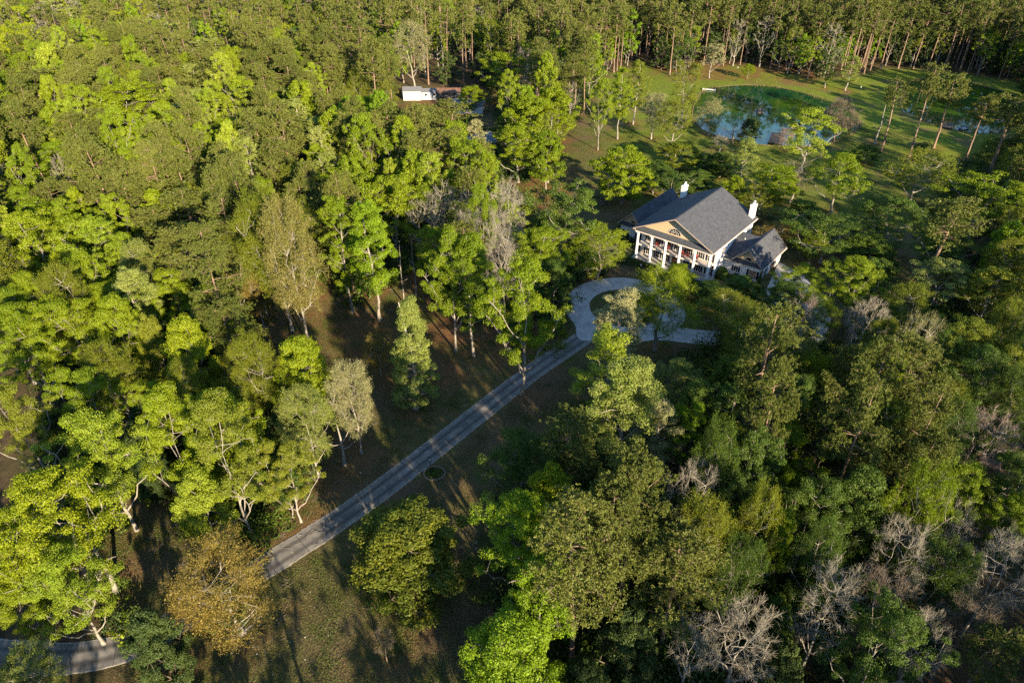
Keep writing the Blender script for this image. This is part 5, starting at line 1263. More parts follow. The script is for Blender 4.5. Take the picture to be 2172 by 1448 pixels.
# turning circle ring with a flared mouth
cx, cy = 22.5, 115.5; mb = MB(); K = 72
def rout(a):
    r = 11.9; da = (a - math.radians(229) + math.pi) % (2 * math.pi) - math.pi
    r += 3.0 * math.exp(-(da / .20) ** 2); return r
for i in range(K):
    a0 = 2 * math.pi * i / K; a1 = 2 * math.pi * (i + 1) / K
    A0 = (cx + 7 * math.cos(a0), cy + 7 * math.sin(a0)); A1 = (cx + 7 * math.cos(a1), cy + 7 * math.sin(a1)); B0 = (cx + rout(a0) * math.cos(a0), cy + rout(a0) * math.sin(a0)); B1 = (cx + rout(a1) * math.cos(a1), cy + rout(a1) * math.sin(a1))
    mb.poly([(*A0, .056), (*B0, .056), (*B1, .056), (*A1, .056)]); mb.poly([(*B0, .056), (*B0, -.05), (*B1, -.05), (*B1, .056)], 1); mb.poly([(*A0, .056), (*A1, .056), (*A1, -.05), (*A0, -.05)], 1)
for i in range(12):
    a = 2 * math.pi * (i + .3) / 12; c, s = math.cos(a), math.sin(a); p = np.array([c, s]); q = np.array([-s, c]) * .025; o = np.array([cx, cy])
    mb.poly([(*(o + p * 7.05 + q), .060), (*(o + p * 7.05 - q), .060), (*(o + p * 11.85 - q), .060), (*(o + p * 11.85 + q), .060)], 2)
mb.build("turning_circle_road", [M_lc, M_ed, M_jt], recalc=False)["kind"] = "structure"
ribbon("court_road", [(27.5,106.6),(31.5,106.0),(38,104.8),(46,104.6),(54,106.5)], 4.8, .046, [M_lc, M_lc, M_jt])
mb = MB(); ct = [(51.2,109.5),(52.0,117.7),(52.6,121.8),(59.3,134.4),(62.6,128.6),(63.5,120.0),(62.0,111.0),(58.5,104.6),(56,103.0),(51.0,103.6)]
mb.prism([(*p, -.05) for p in ct][::1], np.array([0, 0, .113]))
for a, b_ in (((52.3,113),(62,113)),((53,122),(63,122)),((57.5,104.4),(57.5,130))):
    a = np.array(a, float); b_ = np.array(b_, float); t = (b_ - a) / np.linalg.norm(b_ - a); q = np.array([-t[1], t[0]]) * .025; mb.poly([(*(a + q), .067), (*(a - q), .067), (*(b_ - q), .067), (*(b_ + q), .067)], 1)
mb.build("garage_court", [M_lc, M_jt])["kind"] = "structure"
# ponds
m, n, l, b = newmat("pond_water"); b.inputs["Base Color"].default_value = (.006, .040, .016, 1); b.inputs["Roughness"].default_value = .035; b.inputs["IOR"].default_value = 1.33; b.inputs["Specular IOR Level"].default_value = .5
tc = n.new("ShaderNodeTexCoord"); no = n.new("ShaderNodeTexNoise"); no.inputs["Scale"].default_value = .9; no.inputs["Detail"].default_value = 3; l.new(tc.outputs["Object"], no.inputs["Vector"]); bp = n.new("ShaderNodeBump"); bp.inputs["Strength"].default_value = .003; bp.inputs["Distance"].default_value = .3; l.new(no.outputs["Fac"], bp.inputs["Height"]); l.new(bp.outputs[0], b.inputs["Normal"])
n2 = n.new("ShaderNodeTexNoise"); n2.inputs["Scale"].default_value = .05; l.new(tc.outputs["Object"], n2.inputs["Vector"]); cr = n.new("ShaderNodeValToRGB"); cr.color_ramp.elements[0].position = .4; cr.color_ramp.elements[1].position = .65; cr.color_ramp.elements[0].color = (.006, .040, .014, 1); cr.color_ramp.elements[1].color = (.030, .065, .006, 1); l.new(n2.outputs["Fac"], cr.inputs["Fac"]); l.new(cr.outputs[0], b.inputs["Base Color"])
M_wt = m; M_bank = plain("bank_mud", (.13, .085, .045), .95, .4, 1.2, spec=.05)
for nm, p in (("pond_water", p1), ("far_pond_water", p2)):
    MB().poly([(x, y, .03) for x, y in p]).build(nm, M_wt, recalc=False)["kind"] = "structure"
    c = p.mean(0); T = np.roll(p, -1, 0) - np.roll(p, 1, 0); T /= np.linalg.norm(T, axis=1, keepdims=True); Nn = np.stack([T[:, 1], -T[:, 0]], 1); Nn *= np.sign(((p - c) * Nn).sum(1))[:, None]
    r_ = np.random.default_rng(3); wv = (.55 + .3 * np.sin(np.arange(len(p)) * .31) + .15 * r_.random(len(p)))[:, None]; q = p + Nn * wv; mb = MB(); N_ = len(p)
    for i in range(N_):
        j = (i + 1) % N_; mb.poly([(*p[i], .02), (*p[j], .02), (*((p[j] + q[j]) / 2), .16), (*((p[i] + q[i]) / 2), .16)]); mb.poly([(*((p[i] + q[i]) / 2), .16), (*((p[j] + q[j]) / 2), .16), (*q[j], -.02), (*q[i], -.02)])
    mb.build(nm.replace("water", "shore"), M_bank)["kind"] = "structure"

# ------------------------------------------------------------------ mansion
M_white = plain("white_brick", (.60, .585, .55), .75, .06, 2.0, bump=.1); M_col = plain("column_paint", (.64, .62, .575), .6, .03, 2.0); M_tan = plain("tan_siding", (.50, .37, .21), .7, .06, 2.0)
M_trim = plain("cream_trim", (.54, .48, .41), .6, .05); M_sh = plain("shutter_navy", (.020, .020, .032), .5, .1); M_fr = plain("window_frame", (.70, .66, .58), .5, .05); M_floor = plain("porch_floor", (.30, .27, .24), .8, .15, 2)
M_door = plain("door_wood", (.035, .018, .010), .4, .3, 3); M_fas = plain("fascia_paint", (.34, .26, .20), .7, .08); M_metal = plain("roof_metal", (.30, .28, .27), .5, .1, metal=.4); M_soff = plain("soffit_brown", (.26, .15, .09), .7, .1)
m, n, l, b = newmat("window_glass"); b.inputs["Base Color"].default_value = (.010, .010, .012, 1); b.inputs["Roughness"].default_value = .08; b.inputs["Specular IOR Level"].default_value = .6; M_gl = m
def shingles(name, c1, c2):
    m, n, l, b = newmat(name); b.inputs["Roughness"].default_value = .9; b.inputs["Specular IOR Level"].default_value = .12
    tc = n.new("ShaderNodeTexCoord"); mp = n.new("ShaderNodeMapping"); mp.inputs["Rotation"].default_value = (0, 0, math.pi / 2); l.new(tc.outputs["Object"], mp.inputs["Vector"])
    br = n.new("ShaderNodeTexBrick"); br.inputs["Scale"].default_value = 1; br.inputs["Brick Width"].default_value = .55; br.inputs["Row Height"].default_value = .26; br.inputs["Mortar Size"].default_value = .012; br.inputs["Bias"].default_value = 0
    br.inputs["Color1"].default_value = (*c1, 1); br.inputs["Color2"].default_value = (*c2, 1); br.inputs["Mortar"].default_value = tuple(v * .6 for v in c1) + (1,); l.new(mp.outputs[0], br.inputs["Vector"])
    no = n.new("ShaderNodeTexNoise"); no.inputs["Scale"].default_value = 1.4; no.inputs["Detail"].default_value = 5; l.new(tc.outputs["Object"], no.inputs["Vector"])
    hs = n.new("ShaderNodeHueSaturation"); l.new(br.outputs[0], hs.inputs["Color"]); l.new(mathn(n, l, 'ADD', mathn(n, l, 'MULTIPLY', no.outputs["Fac"], .5), .75), hs.inputs["Value"]); l.new(hs.outputs[0], b.inputs["Base Color"]); return m
M_rf = shingles("roof_shingles", (.052, .055, .061), (.075, .077, .083))
psi = .69; HX, HY = 41.04, 124.02
def hw_(x, y): return (HX + x * math.cos(psi) + y * math.sin(psi), HY - x * math.sin(psi) + y * math.cos(psi))
house = empty("mansion", (HX, HY, 0), -psi, label="large white mansion with grey gable roof, six tall columns and two side wings", cat="house")
def slab(mb, pts, t=.16, mi=0): mb.prism([np.array(p, float) - np.array([0, 0, t]) for p in pts], np.array([0, 0, t]), mi)
def gable_roof(name, x0, x1, y0, y1, ze, zr, mat=M_rf, thick=.2):
    xm = (x0 + x1) / 2; mb = MB(); slab(mb, [(x0, y0, ze), (xm, y0, zr), (xm, y1, zr), (x0, y1, ze)], thick); slab(mb, [(xm + .001, y0, zr), (x1, y0, ze), (x1, y1, ze), (xm + .001, y1, zr)], thick)
    r = mb.build(name, [mat], house)
    # ridge cap and light rake boards
    MB().box(xm - .14, xm + .14, y0 + .01, y1 - .01, zr - .06, zr + .035).build("ridge_cap", M_rf, r)
    f = MB()
    for ya, yb in ((y0 - .05, y0 - .003), (y1 + .003, y1 + .05)):
        for xa, xb in ((x0, xm), (x1, xm)): f.prism([(xa, ya, ze - .26), (xb, ya, zr - .26), (xb, ya, zr - .02), (xa, ya, ze - .02)], np.array([0, yb - ya, 0]))
    for xx in (x0 - .06, x1 + .003): f.box(xx, xx + .057, y0, y1, ze - .28, ze - .03)
    f.build("fascia", M_fas, r); return r
roof = gable_roof("roof", -19, 0, 0, 22, 7.6, 12.4)
wr = gable_roof("roof", 1.0, 8.2, 7.25, 20.4, 3.6, 7.1)
wl_ = gable_roof("roof", -27.2, -20.0, 7.25, 26.2, 3.6, 7.1)
for x0, x1, y0, yr, y1 in ((-.62, 4.6, 7.22, 14.5, 19.6), (-23.6, -18.38, 7.22, 14.9, 21.5)):
    mb = MB(); slab(mb, [(x0, y0, 3.58), (x1, y0, 3.58), (x1, yr, 6.98), (x0, yr, 6.98)], .2); slab(mb, [(x0, yr + .001, 6.98), (x1, yr + .001, 6.98), (x1, y1, 3.58), (x0, y1, 3.58)], .2)
    r = mb.build("roof", [M_rf], house); MB().box(x0 + .01, x1 - .3, yr - .12, yr + .12, 6.93, 7.01).build("ridge_cap", M_rf, r); MB().box(x0 if x0 > -5 else x0 - .0, min(x1, 1.0) if x0 > -5 else x1, y0 - .06, y0 - .003, 3.34, 3.56).build("fascia", M_trim, r)
# walls
w = MB().box(-18.4, -.6, 3.4, 21.4, 0, 7.38)
w.prism([(-18.4, 21.38, 7.38), (-.6, 21.38, 7.38), (-9.5, 21.38, 11.9)], np.array([0, -.3, 0]))
w.build("wall", M_white, house)
w = MB(); w.box(-.6, 7.6, 8.0, 8.25, 0, 3.4)                                     # right wing: front
w.box(7.35, 7.6, 8.25, 9.1, 0, 3.4).box(7.35, 7.6, 9.1, 12.4, 2.5, 3.4).box(7.35, 7.6, 12.4, 13.9, 0, 3.4).box(7.35, 7.6, 13.9, 16.9, 2.5, 3.4).box(7.35, 7.6, 16.9, 19.6, 0, 3.4)
w.box(-.6, 7.35, 19.35, 19.6, 0, 3.4); w.box(1.3, 7.34, 12.9, 13.1, 0, 3.3)
w.prism([(1.4, 8.6, 3.45), (7.8, 8.6, 3.45), (4.6, 8.6, 6.6)], np.array([0, .15, 0])); w.prism([(1.4, 19.4, 3.45), (7.8, 19.4, 3.45), (4.6, 19.4, 6.6)], np.array([0, .15, 0]))
w.build("wall", M_white, house)
w = MB(); w.box(-26.6, -18.4, 8.0, 25.6, 0, 3.4); w.prism([(-26.8, 25.4, 3.45), (-20.4, 25.4, 3.45), (-23.6, 25.4, 6.6)], np.array([0, .15, 0])); w.build("wall", M_white, house)
# tan gables with their little skirt roofs
def gable(x0, x1, y, z0, za, lr, depth, zs):
    xm = (x0 + x1) / 2; g_ = MB().prism([(x0, y, z0), (x1, y, z0), (xm, y, za)], np.array([0, .12, 0])).build("gable_panel", M_tan, house)
    # lap siding lines
    fan = MB(); k = 14; R = lr
    fan.prism([(xm + R * math.cos(math.pi * i / k), y - .04, z0 + R * .55 + R * .92 * math.sin(math.pi * i / k)) for i in range(k + 1)], np.array([0, .03, 0])); fo = fan.build("fan_window", M_gl, house)
    fr = MB()
    for rr_ in ((1.02, 1.12),) + (((.62, .67),) if lr > 1 else ()) + (((.33, .38),) if lr > 1 else ()):
        for i in range(k):
            a0, a1 = math.pi * i / k, math.pi * (i + 1) / k; P4 = [(xm + R * q * math.cos(a), y - .07, z0 + R * .55 + R * .92 * q * math.sin(a)) for a, q in ((a0, rr_[0]), (a0, rr_[1]), (a1, rr_[1]), (a1, rr_[0]))]; fr.prism(P4, np.array([0, .02, 0]))
    if lr > 1:
        for i in range(1, 6): a = math.pi * i / 6; fr.bar((xm + .33 * R * math.cos(a), y - .055, z0 + R * .55 + .3 * R * math.sin(a)), (xm + R * math.cos(a), y - .055, z0 + R * .55 + .92 * R * math.sin(a)), .022)
    fr.build("fan_frame", M_trim, fo)
    sk = MB(); slab(sk, [(x0 - .55, y - depth, zs), (x1 + .55, y - depth, zs), (x1 + .1, y - .003, zs + depth * .72), (x0 - .1, y - .003, zs + depth * .72)], .1); sk.build("skirt_roof", M_rf, house)
    return g_
gable(-17.6, -1.4, 1.02, 7.75, 11.85, 1.35, .98, 7.42)
gable(1.9, 7.3, 8.22, 3.9, 6.7, .62, .72, 3.50)
gable(-26.3, -20.9, 8.22, 3.9, 6.7, .62, .72, 3.50)
# dentils under the rakes
def dentils(x0, xm, y, z0, z1, n_):
    d = MB()
    for sgn in (1, -1):
        for i in range(n_):
            f = (i + .5) / n_; xa = x0 * (1 - f) + xm * f; xa = xa if sgn > 0 else 2 * xm - xa; za = z0 * (1 - f) + z1 * f; d.box(xa - .07, xa + .07, y - .25, y - .004, za - .2, za)
    d.build("dentil_trim", M_soff, house)
dentils(-18.3, -9.5, 1.02, 7.70, 12.12, 34); dentils(1.5, 4.6, 8.22, 3.86, 6.82, 14); dentils(-26.7, -23.6, 8.22, 3.86, 6.82, 14)
# entablature, soffit, porch
e = MB().box(-18.6, -.4, .35, .95, 6.75, 7.30).box(-18.6, -18.1, .95, 3.4, 6.75, 7.30).box(-.9, -.4, .95, 3.4, 6.75, 7.30); e.build("beam", M_trim, house)
MB().box(-18.95, -.05, .06, 3.4, 7.302, 7.36).build("porch_ceiling", M_trim, house)
MB().box(-18.8, -.2, .05, 3.4, 0, .4).box(-12.5, -6.5, -.5, .05, 0, .25).build("porch_floor", M_floor, house)
MB().box(-18.2, -.8, 1.45, 3.4, 3.32, 3.55).box(-18.2, -.8, 1.38, 1.45, 3.2, 3.6).build("balcony", M_trim, house)
rl = MB()
rl.bar((-18.2, 1.45, 4.5), (-.8, 1.45, 4.5), .025)
for i in range(88): rl.bar((-18.1 + i * .198, 1.45, 3.56), (-18.1 + i * .198, 1.45, 4.5), .011)
rl.build("balcony_rail", M_sh, house)
cm = MB().cyl(0, 0, .4, 6.4, .31, .26, 20); cap = MB().box(-.38, .38, -.38, .38, 6.62, 6.75).cyl(0, 0, 6.4, 6.62, .27, .37, 20); bs = MB().box(-.4, .4, -.4, .4, .4, .52).cyl(0, 0, .52, .66, .38, .33, 20)
c0 = cm.build("column", M_col, house); c1 = cap.build("capital", M_col, c0); c2 = bs.build("base", M_col, c0)
for i, x in enumerate((-17.9, -14.48, -11.06, -7.64, -4.22, -.8)):
    if i == 0: a = c0
    else:
        a = c0.copy(); C.objects.link(a)
        for q in (c1, c2): qq = q.copy(); C.objects.link(qq); qq.parent = a
    a.location = (x, .65, 0)
# windows
def window(x, y, z0, z1, w_, rz=0, sh=.42, sides=(-1, 1), muntin=2, mat=M_gl):
    f = MB(); hw2 = w_ / 2; t = .07
    f.box(-hw2 - t, -hw2, -.05, .0, z0 - t, z1 + t).box(hw2, hw2 + t, -.05, 0, z0 - t, z1 + t).box(-hw2, hw2, -.05, 0, z1, z1 + t).box(-hw2, hw2, -.09, 0, z0 - t, z0)
    for i in range(1, muntin): xx = -hw2 + w_ * i / muntin; f.box(xx - .018, xx + .018, -.04, 0, z0, z1)
    for i in range(1, 3): zz = z0 + (z1 - z0) * i / 3; f.box(-hw2, hw2, -.037, 0, zz - .015, zz + .015)
    o = f.build("window", M_fr, house, loc=(x, y, 0), rz=rz)
    MB().box(-hw2, hw2, -.02, -.004, z0, z1).build("pane", mat, o)
    for s in sides:
        xa = s * (hw2 + t + .02); xb = s * (hw2 + t + .02 + sh); q = MB().box(min(xa, xb), max(xa, xb), -.05, -.004, z0 - .05, z1 + .05)
        for i in range(10): zz = z0 + (z1 - z0) * (i + .5) / 10; q.box(min(xa, xb) + .05, max(xa, xb) - .05, -.065, -.05, zz - .03, zz + .03)
        q.build("shutter", M_sh, o)
    return o
for x in (-16.5, -14.0, -11.9, -6.7, -4.1, -1.75):
    window(x, 3.4, .62, 2.85, .95 if x != -11.9 else .8, sh=.40)
for x in (-16.5, -14.0, -11.6, -9.4, -6.9, -4.1, -1.9): window(x, 3.4, 3.75, 5.95, .95, sh=.36)
d = MB().box(-10.35, -8.45, 3.30, 3.397, .42, 2.9).build("front_door", M_door, house); MB().box(-10.6, -10.37, 3.22, 3.397, .42, 3.1).box(-8.43, -8.2, 3.22, 3.397, .42, 3.1).box(-10.6, -8.2, 3.22, 3.397, 2.92, 3.15).build("door_frame", M_fr, d); MB().box(-8.66, -8.62, 3.24, 3.297, 1.3, 1.45).build("handle", M_metal, d)
window(2.35, 8.0, .95, 2.15, .95, sh=.36); window(-25.7, 8.0, .55, 2.15, 1.9, muntin=3, sh=.5); window(-21.5, 8.0, .7, 2.15, 1.2)
M_warm = plain("room_interior", (.22, .11, .04), .6, .4, 2.0)  # orange of the interior behind the window, painted on the pane
window(6.1, 8.0, .65, 2.35, 1.55, muntin=3, sh=.45, mat=M_warm)
for y, z in ((6.85, 5.4), (19.2, 5.5), (12.8, 9.9)):
    if z < 6: window(-.6, y, z - .7, z + .7, .8, rz=math.pi / 2, sh=.3)
# garage side
gd = MB().box(7.0, 7.1, 13.95, 16.85, .06, 2.48)
for i in range(1, 4): gd.box(7.1, 7.125, 14.0, 16.8, .06 + 2.42 * i / 4 - .02, .06 + 2.42 * i / 4 + .02)
gd.build("garage_door", plain("garage_wood", (.16, .085, .04), .6, .2, 2), house)
MB().box(7.38, 7.57, 10.7, 10.85, 0, 2.5).build("carport_post", M_col, house); MB().box(-.58, 7.33, 8.26, 19.34, .0, .07).build("garage_floor", M_floor, house)
# gutters and downpipes
gt = MB(); gt.box(.07, .17, .1, 21.9, 7.36, 7.50).box(8.27, 8.36, 7.3, 20.3, 3.36, 3.49); gt.bar((-.55, 3.2, .1), (-.55, 3.2, 7.3), .05).bar((7.66, 8.2, .1), (7.66, 8.2, 3.4), .045).build("gutter", M_trim, house)
def chimney(x, y, zb):
    c = MB().box(x - .5, x + .5, y - .7, y + .7, zb, 11.0).box(x - .58, x + .58, y - .78, y + .78, 10.75, 10.95).build("chimney", M_white, house)
    MB().box(x - .42, x + .42, y - .6, y + .6, 11.002, 11.12).build("chimney_crown", plain("crown_cement", (.42, .42, .42), .8), c); MB().cyl(x, y - .25, 11.12, 11.45, .16, .16, 12).cyl(x, y + .25, 11.12, 11.62, .16, .16, 12).cyl(x, y + .25, 11.66, 11.7, .24, .24, 12).build("flue_pot", M_white, c)
chimney(-1.05, 20.75, 7.2); chimney(-17.95, 20.75, 7.2)
MB().cyl(1.3, 12.9, 6.0, 6.55, .09, .09, 10).build("vent_pipe", M_white, house)
# satellite dish (a thing fixed on the wing roof)
ds = empty("satellite_dish", (*hw_(7.1, 10.2), 4.7), -psi + .4, label="small dark satellite dish on the right wing roof", cat="satellite dish")
q = MB(); k = 14
for i in range(k):
    a0, a1 = 2 * math.pi * i / k, 2 * math.pi * (i + 1) / k
    q.poly([(0, 0, .45), (.34 * math.cos(a0), -.12, .45 + .34 * math.sin(a0)), (.34 * math.cos(a1), -.12, .45 + .34 * math.sin(a1))]); q.poly([(0, .03, .45), (.34 * math.cos(a1), -.09, .45 + .34 * math.sin(a1)), (.34 * math.cos(a0), -.09, .45 + .34 * math.sin(a0))])
q.build("dish", M_sh, ds, recalc=False); MB().bar((0, .05, -.1), (0, .02, .45), .03).bar((0, 0, .2), (0, -.4, .4), .015).build("mast", M_metal, ds)
# rocking chairs and table on the balcony and porch
M_red = plain("chair_red", (.20, .028, .018), .5, .2, 5); M_wick = plain("wicker", (.45, .40, .30), .7, .2, 8)
def chair(x, y, z, rz, mat, label, grp):
    e = empty("rocking_chair", (*hw_(x, y), z), -psi + rz, label=label, cat="chair", group=grp)
    s = MB().box(-.28, .28, -.28, .28, .40, .45).build("seat", mat, e); b_ = MB()
    for i in range(5): b_.prism([(-.26 + i * .12, .24, .45), (-.20 + i * .12, .24, .45), (-.20 + i * .12, .40, 1.1), (-.26 + i * .12, .40, 1.1)], np.array([0, .025, 0]))
    b_.box(-.29, .29, .39, .43, 1.08, 1.16); b_.build("backrest", mat, e)
    for sx in (-1, 1):
        MB().box(sx * .29 - .03, sx * .29 + .03, -.26, .3, .64, .67).build("armrest", mat, e)
        for sy in (-.24, .24): MB().bar((sx * .27, sy, .06), (sx * .27, sy, .65), .022).build("leg", mat, e)
        r = MB(); pr_ = [(sx * .27, -.42 + i * .14, .05 * ((i - 3) / 3) ** 2 + .02) for i in range(7)]
        for i in range(6): r.bar(pr_[i], pr_[i + 1], .022)
        r.build("rocker", mat, e)
G1 = "rocking chairs on the colonnade"
chair(-14.1, 2.6, 3.55, .2, M_red, "dark red rocking chair on the balcony, second bay from left", G1); chair(-11.4, 2.5, 3.55, -.2, M_red, "dark red rocking chair on the balcony, third bay from left", G1)
chair(-7.9, 2.6, 3.55, .1, M_red, "left of two dark red rocking chairs in the balcony fourth bay", G1); chair(-6.6, 2.6, 3.55, -.1, M_red, "right of two dark red rocking chairs in the balcony fourth bay", G1)
chair(-4.5, 2.5, 3.55, .5, M_red, "dark red rocking chair on the balcony behind the fifth column", G1); chair(-17.5, 2.4, .4, -.3, M_wick, "pale wicker rocking chair on the ground porch, left end", G1)
t = empty("side_table", (*hw_(-7.25, 2.3), 3.55), -psi, label="small dark red table between two rocking chairs on balcony", cat="table"); MB().cyl(0, 0, .5, .54, .25, .25, 14).build("tabletop", M_red, t); MB().bar((0, 0, 0), (0, 0, .5), .04).cyl(0, 0, 0, .03, .18, .18, 10).build("leg", M_red, t)
MB().box(-.5, .5, -.3, .3, 0, .02).build("door_mat", M_sh, None, loc=(*hw_(-9.4, 2.5), .402), rz=-psi); tag(bpy.context.scene.objects["door_mat"], "dark mat before the mansion front door", "door mat")
# hedges and bed shrubs
def leafbox(name, L, Wd, Hh, col, x, y, rz, label, cat='hedge', grp=None, dens=110, shape='box', world_xy=False):
    r = np.random.default_rng(int(abs(x * 7 + y * 13)) + 3); n_ = int(dens * (L * Wd + 2 * (L + Wd) * Hh)); 
    if shape == 'box':
        c0 = r.uniform(-.5, .5, (n_, 3)) * [L, Wd, Hh] + [0, 0, Hh / 2]; f = r.integers(0, 3, n_); sg = r.choice([-.5, .5], n_)
        c0[f == 0, 0] = (sg * L)[f == 0]; c0[f == 1, 1] = (sg * Wd)[f == 1]; c0[f == 2, 2] = Hh; nr = np.zeros((n_, 3)); nr[f == 0, 0] = sg[f == 0] * 2; nr[f == 1, 1] = sg[f == 1] * 2; nr[f == 2, 2] = 1; c0 += r.normal(0, .07, c0.shape)
    else:
        o = r.normal(0, 1, (n_, 3)); o /= np.linalg.norm(o, axis=1, keepdims=True); o[:, 2] = np.abs(o[:, 2]); rad = r.uniform(.5, 1, (n_, 1)) ** .35
        c0 = o * rad * [L / 2, Wd / 2, Hh]; 
        if shape == 'cone': z = r.random(n_) ** 1.4; a = r.uniform(0, 6.28, n_); c0 = np.stack([np.cos(a) * (1 - z) * L / 2, np.sin(a) * (1 - z) * L / 2, z * Hh], 1) + r.normal(0, .04, (n_, 3)); o = np.stack([np.cos(a), np.sin(a), .4 + 0 * a], 1)
        nr = o
    nr = nr + r.normal(0, .5, nr.shape); nr /= np.linalg.norm(nr, axis=1, keepdims=True); xx = np.cross(nr, r.normal(0, 1, nr.shape)); xx /= np.linalg.norm(xx, axis=1, keepdims=True); yy = np.cross(nr, xx); Ls = .085 * r.uniform(.6, 1.4, (n_, 1))
    V_ = np.stack([c0 - xx * Ls, c0 - yy * Ls * .7, c0 + xx * Ls, c0 + yy * Ls * .7], 1).reshape(-1, 3); V_[:, 2] = np.maximum(V_[:, 2], 0)
    e = empty(name, (x, y, 0) if world_xy else (*hw_(x, y), 0), rz, label=label, cat=cat, group=grp); child("foliage", mesh_np("foliage", V_, np.arange(len(V_)).reshape(-1, 4), [LEAF[col]]), e)
    st_ = MB(); 
    for i in range(max(1, int(L / .8))): st_.bar((-L / 2 + .4 + i * .8 if L > 1 else 0, 0, 0), (-L / 2 + .4 + i * .8 if L > 1 else 0, 0, Hh * .75), .03)
    st_.build("stem", BARK['d'], e); return e
leafbox("hedge", 8.5, 1.3, 1.1, 'D', -23, 6.9, -psi, "clipped dark hedge along the left wing front wall"); leafbox("hedge", 7.5, 1.0, .9, 'M', -15.2, -1.0, -psi, "low green hedge before the left half of the porch")
leafbox("hedge", 6.0, 1.0, .9, 'M', -3.6, -1.0, -psi, "low green hedge before the right half of the porch"); leafbox("hedge", 1.3, 9, 1.2, 'D', -27.9, 12.5, -psi, "dark hedge along the outer side of the left wing")
leafbox("hedge", 9.0, 1.4, .9, 'D', -19.5, -2.8, -psi + .25, "outer curved dark hedge left of the porch")
leafbox("cone_shrub", 1.3, 1.3, 3.6, 'D', 8.3, 6.3, 0, "tall narrow dark conical shrub at the garage corner", "shrub", shape='cone', dens=160)
GS = "shrubs bedded along the house"
leafbox("round_shrub", 2.2, 2.2, 1.5, 'D', 5.6, 6.4, 0, "dark round shrub below the right wing large window", "shrub", GS, shape='r'); leafbox("round_shrub", 2.0, 2.0, 1.3, 'D', 3.2, 6.6, 0, "dark round shrub below the right wing small window", "shrub", GS, shape='r')
leafbox("round_shrub", 2.8, 2.8, 2.6, 'M', .6, 5.2, 0, "tall green shrub in the corner between mansion and right wing", "shrub", GS, shape='r'); leafbox("round_shrub", 2.4, 2.4, 1.6, 'D', 9.6, 4.4, 0, "dark round shrub at the bottom corner of the garage court", "shrub", GS, shape='r')
GI = "dark shrubs on the circle island"
for k, (x, y, s, t_) in enumerate(((20.5, 119, 2.6, "left shrub on the upper rim of the circle island"), (25.0, 119.3, 2.4, "right shrub on the upper rim of the circle island"), (27.3, 114, 2.2, "dark shrub at the right rim of the circle island"))): leafbox("round_shrub", s, s, 1.3, 'D', x, y, 0, t_, "shrub", GI, shape='r', world_xy=True)
leafbox("round_shrub", 2.6, 2.6, 1.8, 'N', 23.5, 165.9, 0, "dark reddish-brown round shrub alone on the lawn left of the mansion", "shrub", None, shape='r', world_xy=True); leafbox("round_shrub", 5.5, 3.6, 1.6, 'D', 128, 208.2, 0, "low dark shrub mound between the pond pine trunks", "shrub", None, shape='r', world_xy=True)
leafbox("round_shrub", 2.6, 2.6, 1.8, 'K', 87.6, 244, 0, "rust-pink bush standing on a stub in the middle of the round pond", "shrub", None, shape='r', world_xy=True)

# ------------------------------------------------------------------ lamps, sheds, docks, boat
M_blk = plain("black_iron", (.012, .012, .014), .45, .1); M_lg = plain("lamp_glass", (.65, .62, .55), .3, .03)
def lamp(x, y, H, label):
    e = empty("street_lamp", (x, y, 0), 0, label=label, cat="lamp post", group="black lamp posts"); MB().cyl(0, 0, 0, .5, .14, .09, 12).cyl(0, 0, .5, H - .6, .055, .04, 10).build("pole", M_blk, e)
    h = MB().cyl(0, 0, H - .6, H - .52, .16, .16, 10).cyl(0, 0, H - .08, H, .22, .05, 10).build("lantern", M_blk, e); MB().cyl(0, 0, H - .52, H - .08, .13, .18, 10).build("lamp_glass", M_lg, h)
lamp(-11.8, 70.5, 3.2, "black lamp post in a ring bed beside the straight driveway"); lamp(124.7, 251.9, 7.0, "tall black lamp post on the lawn between the two ponds"); lamp(90.2, 286.1, 5.5, "black lamp post under pines on the far bank of the round pond"); lamp(27.5, 128.6, 2.8, "short black lamp post at the top edge of the turning circle")
M_stone = plain("bed_stone", (.22, .15, .11), .9, .3, 6)
e = empty("ring_bed", (-11.3, 70.4, 0), 0, label="brick-edged ring bed of green plants around the driveway lamp", cat="flower bed"); q = MB()
for i in range(26):
    a = 2 * math.pi * i / 26; c, s = math.cos(a), math.sin(a); o = np.array([c * 1.55, s * 1.35]); t = np.array([-s, c]) * .15; u = np.array([c, s]) * .09; q.prism([(*(o + t + u), 0), (*(o - t + u), 0), (*(o - t - u), 0), (*(o + t - u), 0)], np.array([0, 0, .14 + .03 * (i % 3)]))
q.build("brick_edge", M_stone, e); r = np.random.default_rng(9); c0 = r.normal(0, .6, (700, 3)); c0[:, 2] = np.abs(c0[:, 2]) * .22; nr = r.normal(0, 1, c0.shape) + [0, 0, 1]; nr /= np.linalg.norm(nr, axis=1, keepdims=True); xx = np.cross(nr, r.normal(0, 1, nr.shape)); xx /= np.linalg.norm(xx, axis=1, keepdims=True); yy = np.cross(nr, xx)
V_ = np.stack([c0 - xx * .09, c0 - yy * .06, c0 + xx * .09, c0 + yy * .06], 1).reshape(-1, 3); child("plants", mesh_np("plants", V_, np.arange(len(V_)).reshape(-1, 4), [LEAF['M']]), e)
M_ws = plain("white_metal_siding", (.46, .445, .41), .6, .04, 2); M_gr = plain("grey_metal_roof", (.13, .13, .135), .6, .1, 1.5); M_rust = plain("rusty_sheet", (.16, .085, .055), .8, .4, 1.2)
